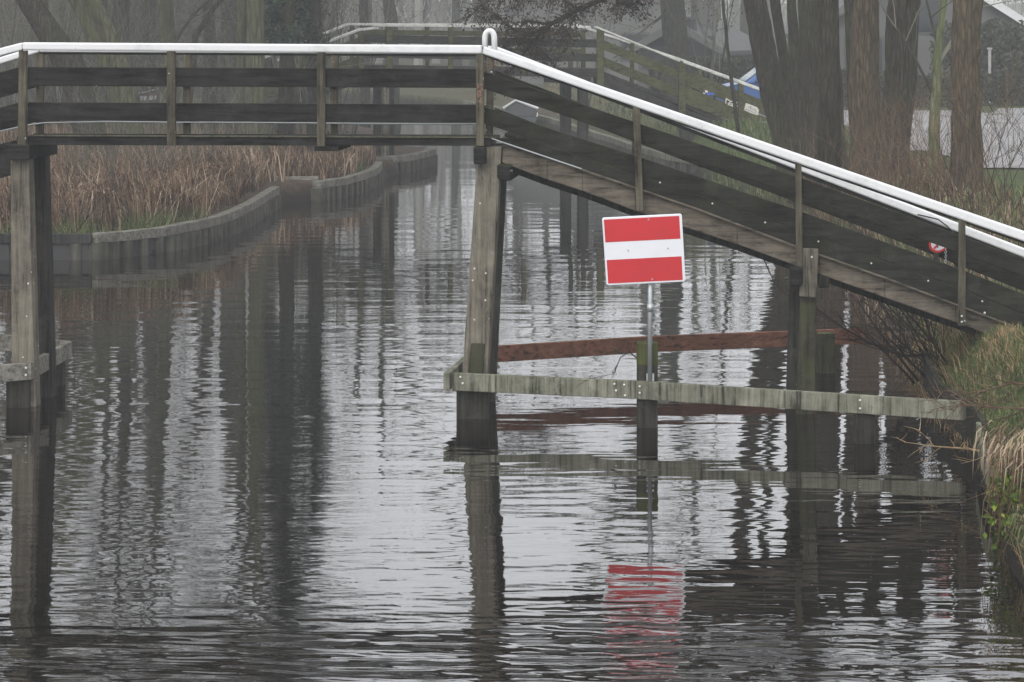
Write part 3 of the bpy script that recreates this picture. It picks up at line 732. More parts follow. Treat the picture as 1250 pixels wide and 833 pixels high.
# ------------------------------------------------------------------ GRASS AND REEDS
def onbank(x,y): return not inside(x,y)
def blades(m,cnt,region,hmin,hmax,wmin,wmax,lean,cond=None,segs=2,windx=0,mi=0):
    k=0; tries=0
    while k<cnt and tries<cnt*12:
        tries+=1; x=U(region[0],region[1]); y=U(region[2],region[3])
        if not onbank(x,y): continue
        if cond and not cond(x,y): continue
        z=gz(x,y)-.02; h=U(hmin,hmax); wd=U(wmin,wmax); a=U(0,6.283); l=abs(random.gauss(0,lean))
        dx=math.cos(a)*l+windx; dy=math.sin(a)*l; s=Vector((math.cos(a+1.57+U(-.6,.6)),math.sin(a+1.57)*.35,0)).normalized()*wd/2
        p0=Vector((x,y,z)); 
        p1=p0+Vector((dx*h*.35,dy*h*.35,h*.6)); p2=p0+Vector((dx*h,dy*h,h*max(.25,1-.35*l)))
        m.add([p0-s,p0+s,p1+s*.8,p1-s*.8,p2],[(0,1,2,3),(3,2,4)],mi); k+=1
def dL(x,y): return pdist(x,y,LEFT)
def dR(x,y): return pdist(x,y,RIGHT)
# reeds on the left bank
def clump(x,y): return noise.noise(Vector((x*.9,y*.5,3)))
m=M()
blades(m,10000,(-10.5,-4.2,57,73),.5,1.25,.010,.026,.7,lambda x,y:dL(x,y)>.35 and (clump(x,y)>-.12) and (x<-4.8),windx=-.12)
blades(m,5000,(-13,-5,70,84),.5,1.1,.015,.03,.4,lambda x,y:dL(x,y)>.5,windx=-.1)
blades(m,4200,(-5.6,-3.3,74.6,83),.25,.75,.018,.034,.5,lambda x,y:dL(x,y)>.25)
tag(obj('reeds',m,REED),'dry red-brown reeds crowding the left bank','reeds',kind='stuff')
m=M()
for (cx,cy,rr,cn) in ((-8.1,57.6,.75,900),(-6.6,59.3,.5,500),(-6.0,60.6,.5,420),(-3.95,78,.5,420),(-6.9,58.7,.5,420)):
    for i in range(cn):
        x=random.gauss(cx,rr*.5); y=random.gauss(cy,rr*.6)
        if not onbank(x,y) or dL(x,y)<.12: continue
        a=U(0,6.28); h=U(.12,.4); s=Vector((.008,0,0)); p=Vector((x,y,gz(x,y)-.01))
        m.add([p-s,p+s,p+Vector((math.cos(a)*h*.6,math.sin(a)*h*.6,h))],[(0,1,2)])
tag(obj('grass',m,GRASS),'green grass tufts along the top of the left bank wall','grass',kind='stuff')
# an orange drooping tussock in front of the reeds
def tussock(cx,cy,cnt,h,label,name='reed_tussock',mat=REED,dirx=-.5,grp=None):
    m=M(); z=gz(cx,cy)
    for i in range(cnt):
        a=U(0,6.28); L=U(.5,1)*h; r=U(.3,1); p=Vector((cx+random.gauss(0,.13),cy+random.gauss(0,.13),z)); dx=math.cos(a)*r*.8+dirx*.5; dy=math.sin(a)*r*.8
        s=Vector((.011,0,0)); pts=[p,p+Vector((dx*.25*L,dy*.25*L,.62*L)),p+Vector((dx*.62*L,dy*.62*L,.70*L)),p+Vector((dx*L,dy*L,.30*L))]
        v=[]
        for k,q in enumerate(pts[:-1]): v+=[q-s*(1-.2*k),q+s*(1-.2*k)]
        v.append(pts[-1]); m.add(v,[(0,1,3,2),(2,3,5,4),(4,5,6)])
    return tag(obj(name,m,mat,loc=(cx,cy,z)),label,'grass tussock',grp)
random.seed(8)
for i in range(26):
    px=U(20,330); Yt=57.6+max(0,(px-115)/220)*11+U(.3,7); xx=(px-CX)*Yt/F
    if inside(xx,Yt) or dL(xx,Yt)<.5: continue
    tussock(xx,Yt,190,U(.7,1.25),'leaning dry brown reed tussock among the reeds of the left bank',dirx=U(-.9,.9),grp='dry reed tussocks on the left bank')
tussock(-7.35,58.4,900,1.05,'drooping orange-brown grass tussock above the corner of the left bank wall',dirx=-.4)
tussock(-6.15,60.6,500,.8,'smaller drooping tussock right of the large orange one on the left bank')
# grass on the right bank (near mound)
m=M()
blades(m,38000,(3.7,7.2,24,37.5),.05,.16,.006,.013,.7,lambda x,y:dR(x,y)>.12 and x<(y*.158+.7))
tag(obj('grass',m,GRASS),'green grass covering the mound at the right edge','grass',kind='stuff')
m=M()
blades(m,2000,(4.2,7.2,30.5,35),.08,.20,.006,.010,.6,lambda x,y:dR(x,y)>.5 and clump(x*1.6,y*1.3)>.0 and x<y*.158+.7)
blades(m,1000,(4.45,5.9,33,35.2),.08,.22,.006,.011,.8,lambda x,y:dR(x,y)<1.2)
blades(m,350,(3.9,5.2,24,29.5),.12,.3,.006,.010,.9,lambda x,y:dR(x,y)<.5,windx=-.4)
tag(obj('dry_grass',m,TAN),'tan dead grass standing among the green on the right mound','dry grass',kind='stuff')
# right bank beyond the bridge
m=M()
blades(m,3600,(4.7,8.5,37.5,66),.15,.5,.012,.022,.6,lambda x,y:dR(x,y)>.04 and dR(x,y)<3.2,windx=-.1)
tag(obj('dry_grass',m,REED),'brown dead grass under and behind the bridge ramp on the right bank','dry grass',kind='stuff')
m=M()
blades(m,900,(4.5,5.4,35.6,41),.1,.3,.007,.013,.7,lambda x,y:dR(x,y)<.8,windx=-.25)
tag(obj('dry_grass',m,TAN),'pale dead grass hanging by the twig tangle under the bridge ramp','dry grass',kind='stuff')
m=M()
blades(m,9000,(4.6,12,42,90),.10,.30,.014,.028,.5,lambda x,y:dR(x,y)>.25 and clump(x,y*.6)>-.2 and not (x>8.7 and y>60))
tag(obj('grass',m,GRASS),'short green grass on the right bank between the two bridges','grass',kind='stuff')
m=M()
def drape(m,cnt,y0,y1,L0,L1):
    for i in range(cnt):
        y=U(y0,y1); x=None
        for (a,b),(c,d) in zip(RIGHT,RIGHT[1:]):
            if b<=y<=d: x=a+(c-a)*(y-b)/(d-b)
        x+=U(.02,.22); z=U(.34,.5)+.0; L=U(L0,L1); dx=-U(.15,.7); s=Vector((.0045,0,0)) ; p=Vector((x,y,z))
        q=p+Vector((dx*L*.5,U(-.1,.1),L*.12)); e=p+Vector((dx*L,U(-.15,.15),-L*U(.5,.95)))
        m.add([p-s,p+s,q+s,q-s,e],[(0,1,2,3),(3,2,4)])
drape(m,1500,20,31.3,.08,.26)
tag(obj('grass',m,GRASS),'green grass hanging over the edge of the near right bank towards the water','grass',kind='stuff')
m=M(); drape(m,420,20,31,.10,.30)
tag(obj('dry_grass',m,REED),'brown dead stalks hanging over the edge of the near right bank','dry grass',kind='stuff')
m=M()
blades(m,6000,(1.5,15,88,150),.10,.34,.03,.06,.5,lambda x,y:dR(x,y)>.3 and clump(x*.6,y*.3)>-.15 and not (x>5 and y<104))
tag(obj('dry_grass',m,islands('dull_meadow_grass',[(.25,(.05,.055,.03)),(.5,(.11,.115,.06)),(.75,(.21,.17,.10))],noisescale=.3)),'dull grass and weeds on the right bank beyond the far bridge','grass',kind='stuff')
# bank board at near right
bb=M(); bl=[(4.2,28.8),(4.32,30),(4.5,31.6)]
for a,b in zip(bl,bl[1:]): bb.beam((a[0],a[1],.33),(b[0]+.0,b[1]+.01,.33),.22,.05)
tag(obj('bank_board',bb,WD['fender'],bevel=.008),'short grey plank edging the near right bank at the end of the guide fence','bank board')
def bedge(m):
    for a,b in zip([(4.5,31.6),(4.60,33),(4.52,35)],[(4.60,33),(4.52,35),(4.68,37.6)]): m.beam((a[0]+.06,a[1],.12),(b[0]+.06,b[1],.12),.6,.05)
tag(f_('bank_board',WD['dark_pile'],bedge,None,.005),'dark wet plank edging the right bank beside the guide fence end','bank board')

# ------------------------------------------------------------------ TREES
def grow(m,p,d,L,r,lev,mx,spread=.75,up=.12,leafm=None,leafs=0,leafsize=.03,kids=(5,6,6,5),wob=.16,sides=(8,5,4,3,3)):
    ns=5 if lev<2 else 4; pts=[Vector(p)]; dd=Vector(d).normalized(); rr=[r]
    for i in range(ns):
        dd=(dd+Vector((U(-wob,wob),U(-wob,wob),U(-wob,wob)+up*.3))).normalized(); pts.append(pts[-1]+dd*L/ns); rr.append(r*(1-(i+1)/ns*.72))
    m.tube(pts,rr,sides[min(lev,4)],cap=False)
    if leafm is not None and lev>=mx-1:
        for i in range(leafs):
            q=pts[random.randint(1,ns)]; leafm.leaf(q+Vector((U(-.12,.12),U(-.12,.12),U(-.15,.05))),leafsize*U(.6,1.2))
    if lev<mx:
        k=kids[min(lev,len(kids)-1)]
        for i in range(k):
            t=U(.25,1); f=t*ns; a=int(min(ns-1,f)); q=pts[a].lerp(pts[a+1],f-a)
            rv=Vector((U(-1,1),U(-1,1),U(-.6,.9))); nd=(dd*U(.35,.9)+rv.normalized()*spread).normalized()
            grow(m,q,nd,L*U(.45,.68),max(.004,r*(1-t*.7)*U(.4,.6)),lev+1,mx,spread,up,leafm,leafs,leafsize,kids,wob,sides)
def treething(name,label,trunk,radii,bk,tw,crown_h=7,mx=3,group=None,base_z=None,n_=12,rough=.18,limbs=None,kids=(6,5,5,4),crown_sc=1.0,seed=None,flare=True,spread=.8,high=None):
    """trunk: list of world points from the ground up"""
    if seed is not None: random.seed(seed)
    t=thing(name,label,'tree',trunk[0],group)
    # densify
    pts=[];rr=[]
    for i in range(len(trunk)-1):
        for k in range(5):
            f=k/5; pts.append(trunk[i].lerp(trunk[i+1],f)+Vector((noise.noise(trunk[i]*1.3+Vector((k*.7,0,0)))*.03,0,0))); rr.append(radii[i]*(1-f)+radii[i+1]*f)
    pts.append(trunk[-1]); rr.append(radii[-1])
    if flare:
        pts[0]=pts[0]-Vector((0,0,.15)); rr[0]*=1.5; rr[1]*=1.18
    m=M(); m.tube(pts,rr,n_,rough=rough); obj('trunk',m,bk,t,smooth=True)
    m=M(); top=trunk[-1]; d=(trunk[-1]-trunk[-2]).normalized()
    grow(m,top-d*.05,d,crown_h,radii[-1]*.95,0,mx,spread*crown_sc,.15,kids=kids)
    for q,dd,L,r in (limbs or []): grow(m,q,dd,L,r,1,mx,spread*crown_sc,.1,kids=kids)
    for (hx,hy,hz0,hz1,hr2,hc) in (high or []):  # dense twig clouds added above the view to darken the water's reflection
        c0=Vector((hx,hy,hz0)); m.tube([top,top.lerp(c0,.5)+Vector((0,0,.5)),c0,Vector((hx,hy,hz1-.5))],[radii[-1],radii[-1]*.8,radii[-1]*.6,.04],6,cap=False)
        for j in range(hc):
            a=U(0,6.283); q=hr2*math.sqrt(U(0,1)); z=hz0+(hz1-hz0)*U(0,1)-.25*noise.noise(Vector((math.cos(a)*q,math.sin(a)*q,hx)))*4
            p=Vector((hx+math.cos(a)*q,hy+math.sin(a)*q,z)); dd=Vector((math.cos(a)*U(.2,1),math.sin(a)*U(.2,1),U(-.1,.9))).normalized()*U(.5,1.5); sd=Vector((U(-1,1),U(-1,1),U(-.3,.3))).normalized()*U(.012,.045)
            m.add([p-sd,p+sd,p+dd],[(0,1,2)])
    obj('crown',m,tw,t)
    return t
def T(px_list,Y):  # pixels to trunk points
    return [W(x,y,Y) for x,y in px_list]
def up_(px,Y,zs,lean=0,leany=0):
    x=(px-CX)*Y/F; return [Vector((x+lean*(z-1),Y+leany*(z-1),z)) for z in zs]

# --- right group (alders / poplar)
def rt(label,pix,Y,rpx,bk,tw,name='alder_tree',seed=1,ext=2.5,crown=6,**k):
    """pix: [(x,y)...] from base to frame top; continue above the frame"""
    tr=T(pix,Y); tr[0].z=min(tr[0].z,gz(tr[0].x,tr[0].y)); 
    d=(tr[-1]-tr[-2]).normalized(); tr.append(tr[-1]+d*ext*.6+Vector((0,0,ext*.4)))
    rad=[r*Y/F for r in rpx]; rad.append(rad[-1]*.72)
    return treething(name,label,tr,rad,bk,tw,crown,seed=seed,group=k.pop('group',None),**k)
rt('leaning dark tree, leftmost thick trunk of the right-bank clump',[(972,206),(944,115),(932,60),(919,-10)],70,[16,15,14.5,14],BK_D,DTWIG,seed=11,group=None,high=[(4.0,70,9.5,22,2.8,8000)])
rt('slim dark stem rising just right of the leaning leftmost trunk',[(984,205),(963,110),(944,-10)],72,[8,7,6.5],BK_D,DTWIG,seed=12,crown=4,ext=3)
rt('slim straight dark stem against the left side of the widest trunk',[(983,200),(972,100),(966,-10)],69.5,[8,7,6],BK_D,DTWIG,seed=13,crown=4,ext=3)
rt('widest dark tree trunk in the middle of the right-bank clump',[(1006,216),(1003,100),(997,-10)],66.5,[28,25,23.5],BK_D,DTWIG,seed=14,n_=18,crown=7)
rt('brown-barked tree between the widest trunk and the dark fork-topped one',[(1062,226),(1054,100),(1058,-10)],64.5,[22,19,16],BK_B,DTWIG,seed=15,n_=16)
rt('thin dark stem close on the left of the brown-barked tree',[(1050,222),(1043,100),(1037,-10)],65.5,[12,9.5,8],BK_D,DTWIG,seed=16,crown=4,ext=3)
rt('dark tree leaning slightly right, next left of the green sapling',[(1086,232),(1096,120),(1105,-10)],63,[22,20,21],BK_D,DTWIG,seed=17,n_=16)
rt('massive rough brown tree trunk nearest the right edge',[(1183,268),(1178,120),(1181,-10)],57,[21.5,18,18.5],BK_B,DTWIG,name='poplar_tree',seed=18,n_=22,rough=.22,crown=8)
rt('thin pale green sapling between two thick trunks on the right',[(1140,246),(1140,160),(1145,70),(1153,-10)],60,[7.6,7,5.5,4],BK_G,GTWIG,name='sapling',seed=19,crown=3,ext=1.5,
   limbs=[(W(1142,120,60),Vector((-.35,0,1)),2.2,.035),(W(1144,80,60),Vector((.4,0,1)),2.2,.045),(W(1145,60,60),Vector((-.2,.2,1)),2,.03)],flare=False)
rt('grey foggy trunk with a curved bare limb behind the far bridge ramp',[(828,104),(824,60),(820,-10)],108,[17,16,15],BK_F,GTWIG,seed=20,
   limbs=[(W(822,8,108),Vector((-1,0,-.9)),2.6,.06)],high=[(2.0,104,15,27,3.2,8000)])
rt('slender dark sapling with a few dead leaves in front of the blue car',[(902,118),(888,60),(882,-10)],84,[2.6,2.2,1.8],BK_D,DTWIG,name='sapling',seed=21,crown=2.5,ext=1,flare=False)

# leaves for the sapling / scattered dead leaves
# oak branch with withered leaves hanging over the far bridge
def oak():
    random.seed(31)
    Y=60; base=Vector((7.6,62,gz(7.6,62))); 
    t=thing('oak_tree','oak tree whose limb with withered brown leaves hangs over the bridge crest','tree',base)
    tr=[base-Vector((0,0,.2)),base+Vector((-.1,-.3,2.5)),Vector((6.3,61,5.8)),Vector((5.5,60.6,8))]
    tr=[W(1012,235,58),W(1012,120,58),W(1010,-10,58),W(1005,-70,58),W(990,-190,58)]
    m=M(); m.tube(tr,[.24,.2,.19,.17,.12],12,rough=.15); obj('trunk',m,BK_D,t,smooth=True)
    m=M(); lf=M()
    limb=[W(1005,-60,58),W(900,-75,58.5),(W(800,-40,59.2)),W(745,-6,59.6),W(705,12,60),W(672,30,60),W(650,52,60),W(628,80,60),W(606,108,60)]
    m.tube(limb,[.12,.10,.075,.06,.05,.042,.034,.022,.01],7)
    grow(m,tr[-1],Vector((0,0,1)),5,.12,0,3)
    def sub(a,pts,r):
        m.tube([a]+pts,[r*(1-.75*i/len(pts)) for i in range(len(pts)+1)],5)
        return [a]+pts
    subs=[]
    subs.append(sub(limb[5],[W(640,25,60),W(632,40,59.8),W(618,30,59.7),W(604,18,59.6),W(590,10,59.5)],.03))
    subs.append(sub(limb[5],[W(655,38,60),W(640,44,60),W(622,48,60.2),W(606,60,60.3)],.026))
    subs.append(sub(limb[4],[W(690,0,60),W(665,-6,60),W(640,-2,60.2),W(612,-8,60.2),W(585,8,60.2),W(573,22,60)],.03))
    subs.append(sub(limb[3],[W(760,6,60),W(775,4,60.1),W(790,-6,60.3)],.02))
    subs.append(sub(limb[2],[W(780,-20,60),W(770,-5,60.1),W(767,12,60.3)],.025))
    subs.append(sub(limb[6],[W(662,62,60),W(670,72,60),W(668,86,60)],.015))
    subs.append(sub(limb[4],[W(700,25,60),W(690,40,60.1),W(694,52,60)],.015))
    allp=[(limb[i].lerp(limb[i+1],k/6)) for i in range(2,len(limb)-1) for k in range(6)]
    for s_ in subs: allp+=[s_[i].lerp(s_[i+1],k/6) for i in range(len(s_)-1) for k in range(6)]
    for p in allp:
        px=CX+p.x*F/p.y; py=(H-p.z)*F/p.y
        for k in range(3):
            d=Vector((U(-1,1),U(-.6,.6),U(-1,.6))).normalized(); L=U(.15,.5)
            pts=[p,p+d*L*.5+Vector((0,0,U(-.03,.03))),p+d*L+Vector((0,0,-.06))]
            m.tube(pts,[.008,.006,.003],3,cap=False)
            dens=6 if px<690 or py<14 else 3
            for j in range(dens):
                f=U(.2,1.05); q=pts[0].lerp(pts[2],f)
                lf.leaf(q+Vector((U(-.06,.06),U(-.06,.06),U(-.09,.02))),U(.022,.045))
    obj('limbs',m,DTWIG,t); obj('dead_leaves',lf,OAKLEAF,t)
oak()
def leafy_sapling():
    random.seed(33)
    for (px,Y,lab) in ((868,92,'thin grey shrub with hanging dry leaves left of the leaning trunk'),(716,104,'thin misty shrub behind the crest of the far bridge')):
        b=W(px,140,Y); b.z=gz(b.x,b.y); t=thing('shrub',lab,'shrub',b)
        m=M(); lf=M()
        for i in range(5): grow(m,b,Vector((U(-.3,.3),U(-.3,.3),1)),U(3.4,5.0),.03,1,3,.5,.1,lf,5,.05,kids=(4,4,4))
        obj('branches',m,GTWIG,t); obj('dry_leaves',lf,HEDGE,t)
leafy_sapling()

# --- left trees
rt('dark trunk leaning to the left at the far left edge behind the rail',[(128,165),(84,75),(38,5),(18,-30)],72,[19,17,15,14],BK_D,GTWIG,seed=40,ext=3,high=[(-11.8,76,10.2,24,3.2,8000)])
rt('olive trunk leaning left, nearer the left one of the leaning pair',[(163,170),(140,95),(112,40),(90,-8)],76,[13,11,10,9],BK_O,GTWIG,name='willow_tree',seed=41,ext=3)
rt('olive trunk leaning left, right one of the leaning pair',[(170,172),(152,95),(131,40),(110,-8)],74,[14,12,11,10],BK_O,GTWIG,name='willow_tree',seed=42,ext=3,high=[(-9.2,77,10.6,24,3.0,8000)])
rt('upright forked grey tree between the leaning pair and the beige trunk',[(208,150),(206,75),(201,-8)],88,[12,10,9],BK_O,GTWIG,seed=43,
   limbs=[(W(208,60,88),Vector((.5,0,1)),3,.06),(W(205,40,88),Vector((-.4,0,1)),3,.05)])
rt('thick beige-olive trunk left of the dark evergreen',[(316,178),(314,90),(312,-8)],78,[12.5,11,10.5],BK_O,GTWIG,seed=44,crown=7,n_=16,high=[(-6.0,80,10.9,25,3.0,8500),(-2.9,82,11.6,24,2.7,8000)])
rt('slim grey stem just left of the thick beige-olive trunk',[(294,172),(293,90),(296,-8)],80,[7,6,5],BK_O,GTWIG,seed=45,crown=4)
rt('curved thin branching tree right of the forked grey one',[(226,150),(238,45),(262,8),(280,-10)],84,[5,4,3,2.6],BK_D,GTWIG,seed=46,crown=3,ext=1.5)
rt('faint grey trunk in the mist above the far bridge, left',[(446,90),(445,40),(443,-8)],118,[6.5,6,5.5],BK_F,GTWIG,seed=47)
rt('broader faint grey trunk in the mist left of the canal opening',[(482,90),(478,40),(474,-8)],124,[9,8,7.5],BK_F,GTWIG,seed=48,high=[(-.4,108,17.0,30,3.8,9000)])
rt('pale thin trunk seen low behind the left rail, right of the pair',[(62,160),(60,60),(52,-8)],92,[7,6,5],BK_F,GTWIG,seed=49)
# evergreen (ivy-clad)
def evergreen(label,px,Y,z0,z1,rad,cnt,seed,name='holly_tree',lsize=.07):
    random.seed(seed); x=(px-CX)*Y/F; b=Vector((x,Y,gz(x,Y))); t=thing(name,label,'tree',b)
    m=M(); m.tube([b-Vector((0,0,.1)),b+Vector((.05,0,3)),b+Vector((0,.1,z1-1.5))],[.22,.18,.06],10,rough=.15)
    for i in range(60):
        z=U(z0+.2,z1-.4); a=U(0,6.28); r=rad*U(.5,.95)
        m.tube([(x,Y,z-.3),(x+math.cos(a)*r*.5,Y+math.sin(a)*r*.5,z),(x+math.cos(a)*r,Y+math.sin(a)*r,z+.1)],[.03,.02,.008],4,cap=False)
    obj('trunk',m,BK_D,t,smooth=True)
    lf=M()
    cl=[]
    for i in range(90):
        z=U(z0,z1); a=U(0,6.28); prof=min(1,(z-z0)*1.6+.35)*min(1,(z1-z)*.35+.25); r=rad*prof*math.sqrt(U(.1,1)); cl.append((x+math.cos(a)*r,Y+math.sin(a)*r,z,U(.16,.34)))
    for i in range(cnt):
        cx,cy,cz,cr=random.choice(cl); v=Vector((random.gauss(0,1),random.gauss(0,1),random.gauss(0,1)*.8)).normalized()*cr*U(.4,1.1)
        lf.leaf(Vector((cx,cy,cz))+v,lsize*U(.6,1.2))
    obj('foliage',lf,EVERG,t)
evergreen('dense dark evergreen right of the thick beige-olive trunk',348,79,3.35,11.5,.52,17000,51)
evergreen('ivy-leaved evergreen at the left end of the far bridge rail',383,81,3.2,9.0,.36,6000,52,'ivy_tree',.06)

# --- thicket of thin shrubs on the left bank and bare shrubs on the right
def shrub(bx,by,h,n_,mat,label,group,seed,spread=.5,name='bare_shrub',lev=1,r=.022,mx=3,kids=(4,4,4),lean=(0,0)):
    random.seed(seed); b=Vector((bx,by,gz(bx,by)-.05)); m=M()
    for i in range(n_):
        grow(m,b+Vector((U(-.3,.3),U(-.3,.3),0)),Vector((U(-spread,spread)+lean[0],U(-spread,spread)+lean[1],1)),h*U(.6,1.1),r*U(.6,1.2),lev,mx,.45,.1,kids=kids,wob=.12)
    return tag(obj(name,m,mat,loc=b),label,'shrub',group)
protos=[shrub(-9,80,4.2,5,GTWIG,'bare grey-green shrub of thin stems in the thicket behind the left bank','thicket shrubs behind the left bank',60+i) for i in range(3)]
random.seed(99)
for i in range(84):
    o=protos[i%3]
    px=U(-20,430); Y=U(80,118)
    if i<3: c=o
    else: c=o.copy(); COL.objects.link(c)
    x=(px-CX)*Y/F
    if inside(x,Y) or dL(x,Y)<1.5: x-=3
    c.location=(x,Y,gz(x,Y)-.05); c.rotation_euler=(0,0,U(0,6.28)); s=U(.8,1.35); c.scale=(s,s,s*U(.8,1.2))
random.seed(321)
for i in range(24):
    o=protos[i%3]; c=o.copy(); COL.objects.link(c); px=U(70,330); Y=58.5+max(0,(px-115)/220)*12+U(1,9); x=(px-CX)*Y/F
    if inside(x,Y) or dL(x,Y)<.6: x-=1.2
    c.location=(x,Y,gz(x,Y)-.05); c.rotation_euler=(0,0,U(0,6.28)); k=U(.25,.62); c.scale=(k,k,k)
    tag(c,'small bare grey-brown bush standing among the reeds of the left bank','shrub','small bare bushes among the left bank reeds')
random.seed(123)
rp=[shrub(7,60,1.9,7,TWIG,'x','y',70+i,.45,r=.012) for i in range(3)]
spots=[(945,62),(960,66),(1010,61),(1030,60),(1048,59),(1068,60),(1085,58),(1100,57),(1118,58),(1126,56),(1158,56),(1168,53),(1020,57),(1060,56),(1095,55),(1040,62)]
for i,(px,Y) in enumerate(spots):
    o=rp[i%3]; c=o if i<3 else o.copy()
    if i>=3: COL.objects.link(c)
    x=(px-CX)*Y/F; c.location=(x,Y,gz(x,Y)-.05); c.rotation_euler=(0,0,U(0,6.28)); s=U(.6,1.0); c.scale=(s,s,s)
    tag(c,'red-brown twiggy shrub at the foot of the right-bank trunks','shrub','twiggy shrubs at the foot of the right-bank trunks')
shrub((1208-CX)*54/F,54,2.0,7,TWIG,'open twiggy shrub right of the massive rough trunk, against the road',None,81,.75,r=.010)
shrub((1244-CX)*52/F,52,1.9,6,DTWIG,'dark thin-stemmed shrub at the right edge against the road',None,82,.7,r=.010)
for i,(x,y,h,k) in enumerate(((4.85,37.4,1.0,9),(5.0,38.8,1.3,9),(5.15,41,1.3,8))):
    shrub(x,y,h,k,DTWIG,('nearest','middle','farthest')[i]+' black tangle of bare twigs leaning over the water under the bridge ramp',None,83+i,1.0,r=.018,lean=(-.6,0),kids=(5,5,4))
# overhanging bare branches at near right and under the ramp
def bough(name,label,pts,r,mat,kids=5,L=.5,seed=1,lv=2):
    random.seed(seed); m=M(); N_=len(pts); m.tube(pts,[r*(1-.8*i/(N_-1)) for i in range(N_)],6)
    for i in range(1,N_):
        for k in range(kids):
            p=pts[i-1].lerp(pts[i],U(0,1)); d=(pts[i]-pts[i-1]).normalized()
            grow(m,p,(d*.8+Vector((U(-.6,.6),U(-.6,.6),U(-.5,.6)))),L*U(.5,1.1),r*.35,lv,3,.5,0,kids=(3,3,3))
    return tag(obj(name,m,mat,loc=pts[0]),label,'branch')
bough('fallen_branch','bare dark branch reaching from the bank towards the piles under the ramp',[W(1135,432,37.6),W(1105,435,37.5),W(1060,418,37.4),W(1025,398,37.3),W(995,375,37.3)],.025,DTWIG,4,.7,5)
bough('fallen_branch','thin dark twig curving down beside the pile under the ramp',[W(925,300,37.6),W(945,345,37.5),W(975,375,37.4),W(1000,384,37.4)],.009,DTWIG,1,.2,6)
bough('fallen_branch','pale long twig lying low over the water at the right',[W(1225,556,29.6),W(1180,548,30.2),W(1140,545,31),W(1105,540,31.6)],.012,TAN,3,.4,7)
bough('fallen_branch','upper dark twig spray lying across the grass mound at the right edge',[W(1262,470,30.6),W(1235,468,30.7),W(1200,478,30.9),W(1160,482,31.2)],.013,TWIG,6,.45,8)
bough('fallen_branch','lower dark twig spray hanging from the grass mound over the end of the guide fence',[W(1262,500,30.0),W(1225,498,30.3),W(1180,495,30.6),W(1150,497,31)],.012,TWIG,6,.4,9)
bough('broken_twig','broken black twig hanging on the guide fence left of the sign pole',[W(781,440,34.7),W(768,430,34.7),W(757,437,34.7),W(750,456,34.7),W(725,462,34.7)],.009,DTWIG,2,.25,10)
# leafy green shrub hanging at the bank bottom right
def hang():
    random.seed(44); b=W(1239,596,26.4); m=M(); st=M()
    for i in range(70):
        p=b+Vector((U(-.12,.25),U(-.3,.3),U(.0,.25))); d=Vector((U(-.35,.1),U(-.3,.1),-1)).normalized(); L=U(.3,.65)
        st.tube([p,p+d*L*.5+Vector((-.04,0,.05)),p+d*L],[.006,.004,.002],4,cap=False)
        for k in range(9): m.leaf(p+d*L*U(.1,1)+Vector((U(-.05,.05),U(-.05,.05),U(-.04,.04))),U(.025,.045))
    t=thing('leafy_shrub','yellow-green leafy shrub hanging over the water at the right edge','shrub',b)
    obj('leaves',m,BUSHLEAF,t); obj('stems',st,TWIG,t)
    m=M()
    for i in range(150):
        p=b+Vector((U(-.22,.3),U(-.5,.6),U(.25,.5))); L=U(.15,.4); dx=-U(.05,.35)
        s=Vector((.005,0,0)); m.add([p-s,p+s,p+Vector((dx*L,-.1*L,-.25*L))+s,p+Vector((dx*L,-.1*L,-.25*L))-s,p+Vector((dx*L*1.3,-.15*L,-L))],[(0,1,2,3),(3,2,4)])
    tag(obj('dead_fern',m,REED,loc=b),'drooping red-brown dead stalks above the leafy shrub at the right edge','dead plant')
hang()

# --- misty background trees, hedges
random.seed(5)
bgp=[]
for i in range(4):
    b=Vector((-10,130,.8)); tr=[b,b+Vector((U(-.2,.2),0,3)),b+Vector((U(-.4,.4),0,6.5))]
    bgp.append(treething('bare_tree','bare tree fading into the fog far behind the bridges',tr,[.28,.22,.15],BK_F,GTWIG,6.5,group='bare trees fading into the fog',kids=(8,6,5,4),seed=200+i))
random.seed(17)
bgs=[]
for i in range(60):
    px=U(-150,1400); Y=U(150,330)
    x=(px-CX)*Y/F
    if inside(x,Y) or (-30<x<2 and 138<Y<162): Y=U(180,300); x=(px-CX)*Y/F
    if 395<px<575 and i%3: px+=200*(1 if U(0,1)>.5 else -1); x=(px-CX)*Y/F
    bgs.append((x,Y))
for i in range(34):
    px=U(-90,405); Y=U(90,135); bgs.append(((px-CX)*Y/F,Y))
nb=len(bgs)
for i in range(26): bgs.append((-34+i*2.0+U(-1,1),U(166,200)))
for i,(x,Y) in enumerate(bgs):
    c=bgp[i] if i<4 else copy_tree(bgp[i%4])
    c.location=(x,Y,gz(x,Y)-.1); c.rotation_euler=(0,0,U(0,6.28)); s=U(.75,1.25)*(1.4 if i>=nb else 1); c.scale=(s,s,s)

def hedge(name,label,x0,x1,y0,y1,z0,z1,cnt,ls,mat=HEDGE,cat='hedge',seed=3):
    random.seed(seed); m=M()
    for i in range(cnt):
        x=U(x0,x1); y=y0+(y1-y0)*U(0,1)**1.6; top=z1*(1+.12*noise.noise(Vector((x*.8,y,0))))+.06*noise.noise(Vector((x*4,y,2))); z=z0+(top-z0)*U(0,1)**.7
        m.leaf((x,y,z),ls*U(.6,1.3))
    t=thing(name,label,cat,((x0+x1)/2,(y0+y1)/2,z0)); obj('leaves',m,mat,t)
    b=M()
    k=int((x1-x0)/.7)
    for i in range(k):
        x=x0+(x1-x0)*(i+.5)/k; y=(y0+y1)/2
        b.tube([(x,y,z0-.1),(x+U(-.1,.1),y,(z0+z1)/2),(x+U(-.2,.2),y,z1*.93)],[.04,.03,.01],5,cap=False)
    obj('stems',b,BK_D,t); return t
